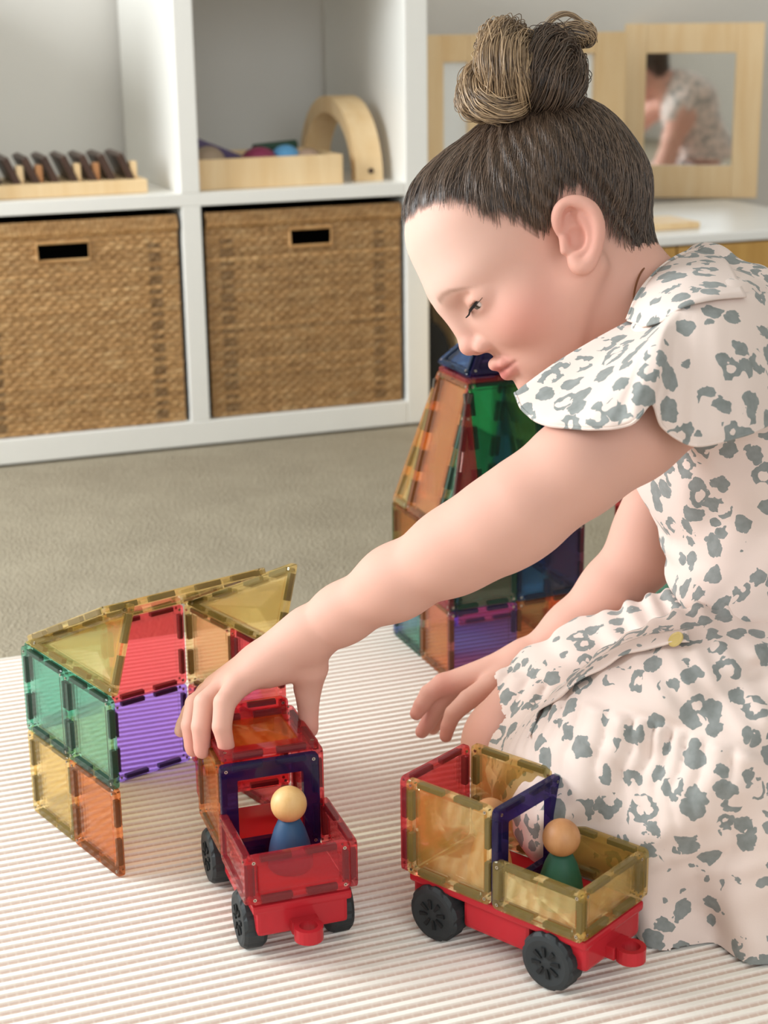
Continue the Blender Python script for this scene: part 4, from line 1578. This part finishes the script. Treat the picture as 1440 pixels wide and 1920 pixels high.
# button placket with an overlapping edge, and its button
wv = .0014 * np.sin(np.linspace(0, 26, 60))[:, None] + .0012
pl = np.stack([flap_t[0] + flap_t[1] * .0010, flap_m[0] + flap_m[1] * .0045, flap_e[0] + flap_e[1] * (.0062 + wv)])
gridmesh('skirt_placket', surf(pl, 8, 90), M_LEO, .0018)
bp, bn = cast(SK, [(1281, 1212)])
bt = lathe([(0, 0), (.0058, 0), (.0062, .0008), (.0058, .0016), (.0045, .0012), (0, .0012)], 20, Vector(bn[0]).to_track_quat('Z', 'Y').to_matrix(), bp[0] + bn[0] * .0085)
link('skirt_button', bt, plain('amber_button', '#c9b06a', .3), girl)

# flutter sleeve over the left shoulder
rows = [
    [(1176, 604, 1.215), (1200, 612, 1.195), (1222, 614, 1.175), (1240, 606, 1.158), (1252, 596, 1.150), (1262, 585, 1.146), (1282, 572, 1.146), (1312, 560, 1.150), (1355, 552, 1.158), (1410, 548, 1.175), (1480, 550, 1.21)],
    [(1110, 640, 1.200), (1140, 660, 1.178), (1170, 665, 1.152), (1200, 655, 1.132), (1222, 640, 1.122), (1243, 632, 1.118), (1266, 640, 1.124), (1305, 640, 1.124), (1360, 632, 1.128), (1425, 625, 1.150), (1492, 625, 1.20)],
    [(1040, 682, 1.190), (1066, 720, 1.165), (1105, 735, 1.136), (1152, 728, 1.112), (1196, 708, 1.104), (1236, 690, 1.102), (1256, 722, 1.112), (1300, 735, 1.112), (1365, 725, 1.114), (1438, 710, 1.140), (1505, 700, 1.19)],
    [(985, 722, 1.186), (1000, 758, 1.164), (1042, 782, 1.138), (1112, 789, 1.112), (1172, 782, 1.098), (1222, 742, 1.098), (1246, 776, 1.110), (1298, 806, 1.108), (1370, 798, 1.110), (1445, 772, 1.138), (1512, 755, 1.19)],
    [(966, 737, 1.184), (984, 772, 1.164), (1030, 797, 1.139), (1112, 803, 1.113), (1180, 796, 1.097), (1222, 756, 1.099), (1243, 800, 1.112), (1298, 833, 1.109), (1374, 822, 1.111), (1450, 792, 1.139), (1516, 772, 1.19)],
]
G = surf([[A(*p) for p in r] for r in rows], 40, 150)
tt = np.linspace(0, 1, 40)[:, None]
uu = np.linspace(0, 1, 150)[None]
G = G + (np.sin(uu * 46) * tt ** 1.5 * .0022 + np.sin(uu * 90 + 1) * tt * .0008)[..., None] * (-_w)
gridmesh('flutter_sleeve', G, M_LEO, .0014)
bm = bmesh.new()
tube(bm, [Vector(p) for p in G[-1][::2]], .0013, 6)
link('sleeve_hem', bm, M_LEO, girl)
# far sleeve edge and armhole facing of the right arm
rows = [[(1178, 868, 1.36), (1200, 862, 1.33), (1235, 850, 1.30)],
        [(1172, 880, 1.37), (1206, 905, 1.34), (1252, 900, 1.31)],
        [(1180, 890, 1.39), (1222, 945, 1.37), (1272, 975, 1.34)]]
gridmesh('armhole_flap', surf([[A(*p) for p in r] for r in rows], 12, 14), M_LEO, .0014)
# yoke panel from the collar to the sleeve seam
rows = [[(1322, 467, 1.285), (1282, 477, 1.262), (1240, 503, 1.234), (1204, 548, 1.212), (1176, 602, 1.206)],
        [(1362, 490, 1.24), (1315, 506, 1.208), (1272, 532, 1.182), (1230, 570, 1.172), (1188, 606, 1.194)],
        [(1400, 556, 1.158), (1335, 562, 1.143), (1280, 576, 1.140), (1243, 602, 1.152), (1204, 614, 1.178)]]
gridmesh('dress_yoke', surf([[A(*p) for p in r] for r in rows], 16, 40), M_LEO, .0014)
# collar edge and thin cord at the neck
bm = bmesh.new()
tube(bm, [Vector(p) for p in spline([A(1316, 470, 1.285), A(1280, 478, 1.262), A(1238, 505, 1.236), A(1200, 550, 1.214), A(1178, 600, 1.208)], 40)], .0022, 6)
link('collar_edge', bm, M_LEO, girl)
bm = bmesh.new()
tube(bm, [Vector(p) for p in spline([A(1216, 492, 1.250), A(1200, 515, 1.238), A(1190, 545, 1.232), A(1186, 580, 1.229)], 20)], .0008, 5)
link('neck_cord', bm, plain('brown_cord', '#7a4a2a', .6), girl)

# ------------------------------------------------------------------ hair
CR = Field()
cranium(CR)
ell_h(CR, (.050, 0, -.004), (.0505, .055, .030), .020)
ell_h(CR, (-.030, 0, .012), (.0585, .053, .040), .02)
CR.chain([(H(-.022, 0, .040), .0435), (A(1170, 560, 1.285), .0415)], .02)
poly = np.array([(.0780, -.0620), (.0660, -.0600), (.0560, -.0540), (.0500, -.0450), (.0480, -.0340), (.0480, -.0240), (.0330, -.0090), (.0256, .0141), (.0190, .0130), (.0085, .0066), (-.0020, -.0030),
                 (-.0120, -.0050), (-.0230, -.0010), (-.0305, .0140), (-.0300, .0380), (-.0300, .0600), (-.0380, .0710), (-.0600, .0720), (-.13, .05), (-.13, -.14), (.095, -.14), (.098, -.066)])


def poly_dist(F_, D_):
    """signed distance (positive inside) to the hairline outline in the head's side view"""
    n = len(poly)
    d = np.full(F_.shape, 1e9)
    ins = np.zeros(F_.shape, bool)
    for i in range(n):
        a, b = poly[i], poly[(i + 1) % n]
        ab = b - a
        t = np.clip(((F_ - a[0]) * ab[0] + (D_ - a[1]) * ab[1]) / (ab @ ab), 0, 1)
        d = np.minimum(d, np.hypot(F_ - a[0] - t * ab[0], D_ - a[1] - t * ab[1]))
        c = ((a[1] > D_) != (b[1] > D_)) & (F_ < (b[0] - a[0]) * (D_ - a[1]) / (b[1] - a[1] + 1e-12) + a[0])
        ins ^= c
    return np.where(ins, d, -d)


BUN = np.array([-.0536, 0, -.0740])


def hair_off(P):
    q = hloc(P)
    s = poly_dist(q[:, 0], q[:, 2])
    th = np.interp(s, [-.006, 0, .005, .014, .03, .05], [-.006, -.0004, .0006, .0024, .0048, .0060])
    b = q - BUN
    swirl = np.arctan2(q[:, 1], q[:, 0] - BUN[0])
    th = th + np.where(s > .004, .0009 * np.sin(swirl * 46 + 2 * np.sin(swirl * 7)), 0)
    return th


class Cap:
    pr = []

    def ev(s, P, prims=None):
        return CR.ev(P) - hair_off(P)


V, Q = surface(Cap(), HC - .15, HC + .15, .0022)
q = hloc(V)
V = smooth_verts(V, Q, 1)
k = NT('brown_hair')
tc = k.n('ShaderNodeAttribute', attribute_name='flow')
nz = k.noise(tc.outputs['Vector'], 1.0, 3, .6)
c = k.ramp(nz.outputs[0], [(0.3, lin('#231a15')), (0.55, lin('#40322a')), (0.8, lin('#6b5546'))])
ed = k.n('ShaderNodeAttribute', attribute_name='edge')
al_ = k.n('ShaderNodeMapRange', {0: k.math('ADD', ed.outputs['Fac'], k.math('MULTIPLY_ADD', nz.outputs[0], 1.4, -.7)), 1: .25, 2: .95, 3: 0.0, 4: 1.0}).outputs[0]
M_HAIRCAP = k.done(k.bsdf(c, .42, k.bump(nz.outputs[0], .5, .002), **{'Specular IOR Level': .5, 'Alpha': al_}))
me = mesh_np('hair', V, Q, True)
fl = np.stack([np.arctan2(q[:, 1], q[:, 0] - BUN[0]) * 34, np.linalg.norm(q - BUN, axis=1) * 14, np.zeros(len(q))], -1)
a_ = me.attributes.new('flow', 'FLOAT_VECTOR', 'POINT'); a_.data.foreach_set('vector', fl.astype(np.float32).ravel())
sd_ = poly_dist(q[:, 0], q[:, 2])
a_ = me.attributes.new('edge', 'FLOAT', 'POINT'); a_.data.foreach_set('value', np.clip(sd_ / np.where((q[:, 0] > 0) & (q[:, 2] > -.03), .020, .012), 0, 2).astype(np.float32))
hair = link('hair', me, M_HAIRCAP, girl)


def strands(name, pts, rad, mat_, parent):
    """pts: n strands x m points in world space, as a hair curves object"""
    n, m = pts.shape[:2]
    hc = bpy.data.hair_curves.new(name)
    hc.add_curves([m] * n)
    hc.position_data.foreach_set('vector', pts.astype(np.float32).ravel())
    ra = hc.attributes.get('radius') or hc.attributes.new('radius', 'FLOAT', 'POINT')
    ra.data.foreach_set('value', np.broadcast_to(rad, (n, m)).astype(np.float32).ravel())
    hc.materials.append(mat_)
    o = bpy.data.objects.new(name, hc)
    COL.objects.link(o)
    o.parent = parent
    if name == 'combed_strands': o['kind'] = 'stuff'
    o.matrix_parent_inverse = Matrix.Translation(parent.location).inverted() if parent is girl else Matrix.Identity(4)
    return o


def hair_mat(name, c1, c2):
    k = NT(name)
    inf = k.n('ShaderNodeHairInfo')
    c = k.mix(inf.outputs['Random'], lin(c1), lin(c2))
    return k.done(k.bsdf(c, .38, **{'Specular IOR Level': .6}))


M_STR = hair_mat('dark_brown_strands', '#2a1f19', '#735c4a')
M_STL = hair_mat('highlight_brown_strands', '#4a3626', '#c4a580')  # lighter strands, highlights of the lit side put into the colour


def on_scalp(dirs, lift):
    """distance from HC to the hair surface along unit head-frame directions"""
    r = np.full(len(dirs), .10)
    for _ in range(14):
        P = HC + (dirs * r[:, None]) @ HROT.T
        r = r - (CR.ev(P) - np.maximum(hair_off(P), .0006) - lift) * .85
    return r


# strands combed from the hairline up into the bun
n, m = 5200, 18
u = rng.normal(size=(n * 4, 3)); u /= np.linalg.norm(u, axis=1)[:, None]
P0 = u * .085
s_ = poly_dist(P0[:, 0], P0[:, 2])
sel = (s_ > -.0035 + .005 * rng.random(len(s_))) & (u[:, 1] > -.55)
wgt = np.where(s_ < .012, 1.0, .42)
sel &= rng.random(len(u)) < wgt
st = u[sel][:n]
bd = BUN / np.linalg.norm(BUN)
t = np.linspace(0, 1, m)
tgt = bd[None] + rng.normal(size=st.shape) * .10
tgt /= np.linalg.norm(tgt, axis=1)[:, None]
D = st[:, None] * (1 - t)[None, :, None] + tgt[:, None] * t[None, :, None]
D /= np.linalg.norm(D, axis=2)[..., None]
sw = rng.normal(0, .018, size=(len(st), 1, 3)) * np.sin(t * np.pi)[None, :, None]
D = D + sw; D /= np.linalg.norm(D, axis=2)[..., None]
lift = np.repeat(rng.uniform(.0002, .0016, len(st)), m)
rr_ = on_scalp(D.reshape(-1, 3), lift)
pts = (HC + (D.reshape(-1, 3) * rr_[:, None]) @ HROT.T).reshape(len(st), m, 3)
strands('combed_strands', pts, .00022 * np.interp(t, [0, .1, .9, 1], [.3, 1, 1, .6])[None], M_STR, hair)
# bun: thick twisted locks wound around each other
BN = Field()


def spline_noise(n, m):
    z = rng.normal(size=(n, 6, 3))
    x = np.linspace(0, 4.999, m)
    i = x.astype(int); f = (x - i)[None, :, None]
    f = f * f * (3 - 2 * f)
    return z[:, i] * (1 - f) + z[:, i + 1] * f


lock_paths = [
    # (pixel x, pixel y, depth) guides, radius, strand count, light (lit-side highlight in the colour) or dark
    ([(968, 200, 1.258), (955, 165, 1.232), (945, 120, 1.226), (945, 88, 1.246), (950, 110, 1.272), (960, 160, 1.275)], .0170, 760, 'l'),
    ([(988, 182, 1.238), (945, 199, 1.226), (906, 188, 1.234), (892, 155, 1.250), (906, 122, 1.264)], .0105, 420, 'l'),
    ([(932, 208, 1.255), (892, 202, 1.258), (879, 180, 1.266), (894, 150, 1.276)], .0092, 300, 'l'),
    ([(1000, 203, 1.258), (1014, 165, 1.234), (1020, 125, 1.234), (1030, 98, 1.252), (1040, 130, 1.275), (1040, 170, 1.280)], .0165, 700, 'd'),
    ([(1040, 202, 1.250), (1062, 168, 1.240), (1067, 132, 1.248), (1056, 108, 1.268)], .0125, 440, 'd'),
    ([(950, 208, 1.256), (1000, 202, 1.244), (1055, 204, 1.254), (1081, 182, 1.266)], .0085, 300, 'd'),
    ([(1010, 120, 1.262), (1030, 88, 1.264), (1065, 68, 1.266), (1092, 66, 1.268), (1104, 76, 1.272)], .0085, 300, 'l'),
]
for path, r, cnt, tone in lock_paths:
    c_ = spline([A(*p) for p in path], 22)
    rads = r * np.interp(np.linspace(0, 1, 22), [0, .15, .85, 1], [.75, 1, 1, .6])
    BN.chain([(c_[i], rads[i] * .86) for i in range(22)], .003)
    tan = np.gradient(c_, axis=0); tan /= np.linalg.norm(tan, axis=1)[:, None]
    up_ = np.cross(tan, -_w); up_ /= np.linalg.norm(up_, axis=1)[:, None] + 1e-9
    sd = np.cross(tan, up_)
    ph = rng.uniform(0, 2 * np.pi, (cnt, 1)); rho = np.sqrt(rng.uniform(.72, 1.08, (cnt, 1)))
    tw_ = np.linspace(0, 1.6, 22)[None] + ph
    off = (np.cos(tw_) * rho)[..., None] * up_[None] * rads[None, :, None] + (np.sin(tw_) * rho)[..., None] * sd[None] * rads[None, :, None]
    frizz = spline_noise(cnt, 22) * r * .16
    strands('bun_lock', c_[None] + off + frizz, .00030, M_STL if tone == 'l' else M_STR, hair)
V, Q = surface(BN, HC + np.array([-.08, -.10, .04]), HC + np.array([.10, .12, .25]), .0022)
me = mesh_np('bun_core', V, Q, True)
fl = V * 90
a_ = me.attributes.new('flow', 'FLOAT_VECTOR', 'POINT'); a_.data.foreach_set('vector', fl.astype(np.float32).ravel())
a_ = me.attributes.new('edge', 'FLOAT', 'POINT'); a_.data.foreach_set('value', np.full(len(V), 2.0, np.float32))
link('bun_core', me, M_HAIRCAP, hair)
fly = spline([A(1008, 85, 1.262), A(1022, 55, 1.262), A(1042, 33, 1.263), A(1068, 27, 1.264), A(1090, 40, 1.265)], 24)
cnt = 40
off = rng.normal(0, .0011, (cnt, 1, 3)) * np.linspace(1.3, .8, 24)[None, :, None]
strands('loose_lock', fly[None] + off, .00022, M_STL, hair)
nape = np.array([A(1214, 470, 1.275), A(1224, 482, 1.272), A(1236, 490, 1.270), A(1240, 482, 1.270)])
off = rng.normal(0, .0022, (30, 1, 3)) * np.linspace(.6, 1.3, 12)[None, :, None]
strands('nape_wisps', spline(nape, 12)[None] + off, .00014, M_STR, hair)
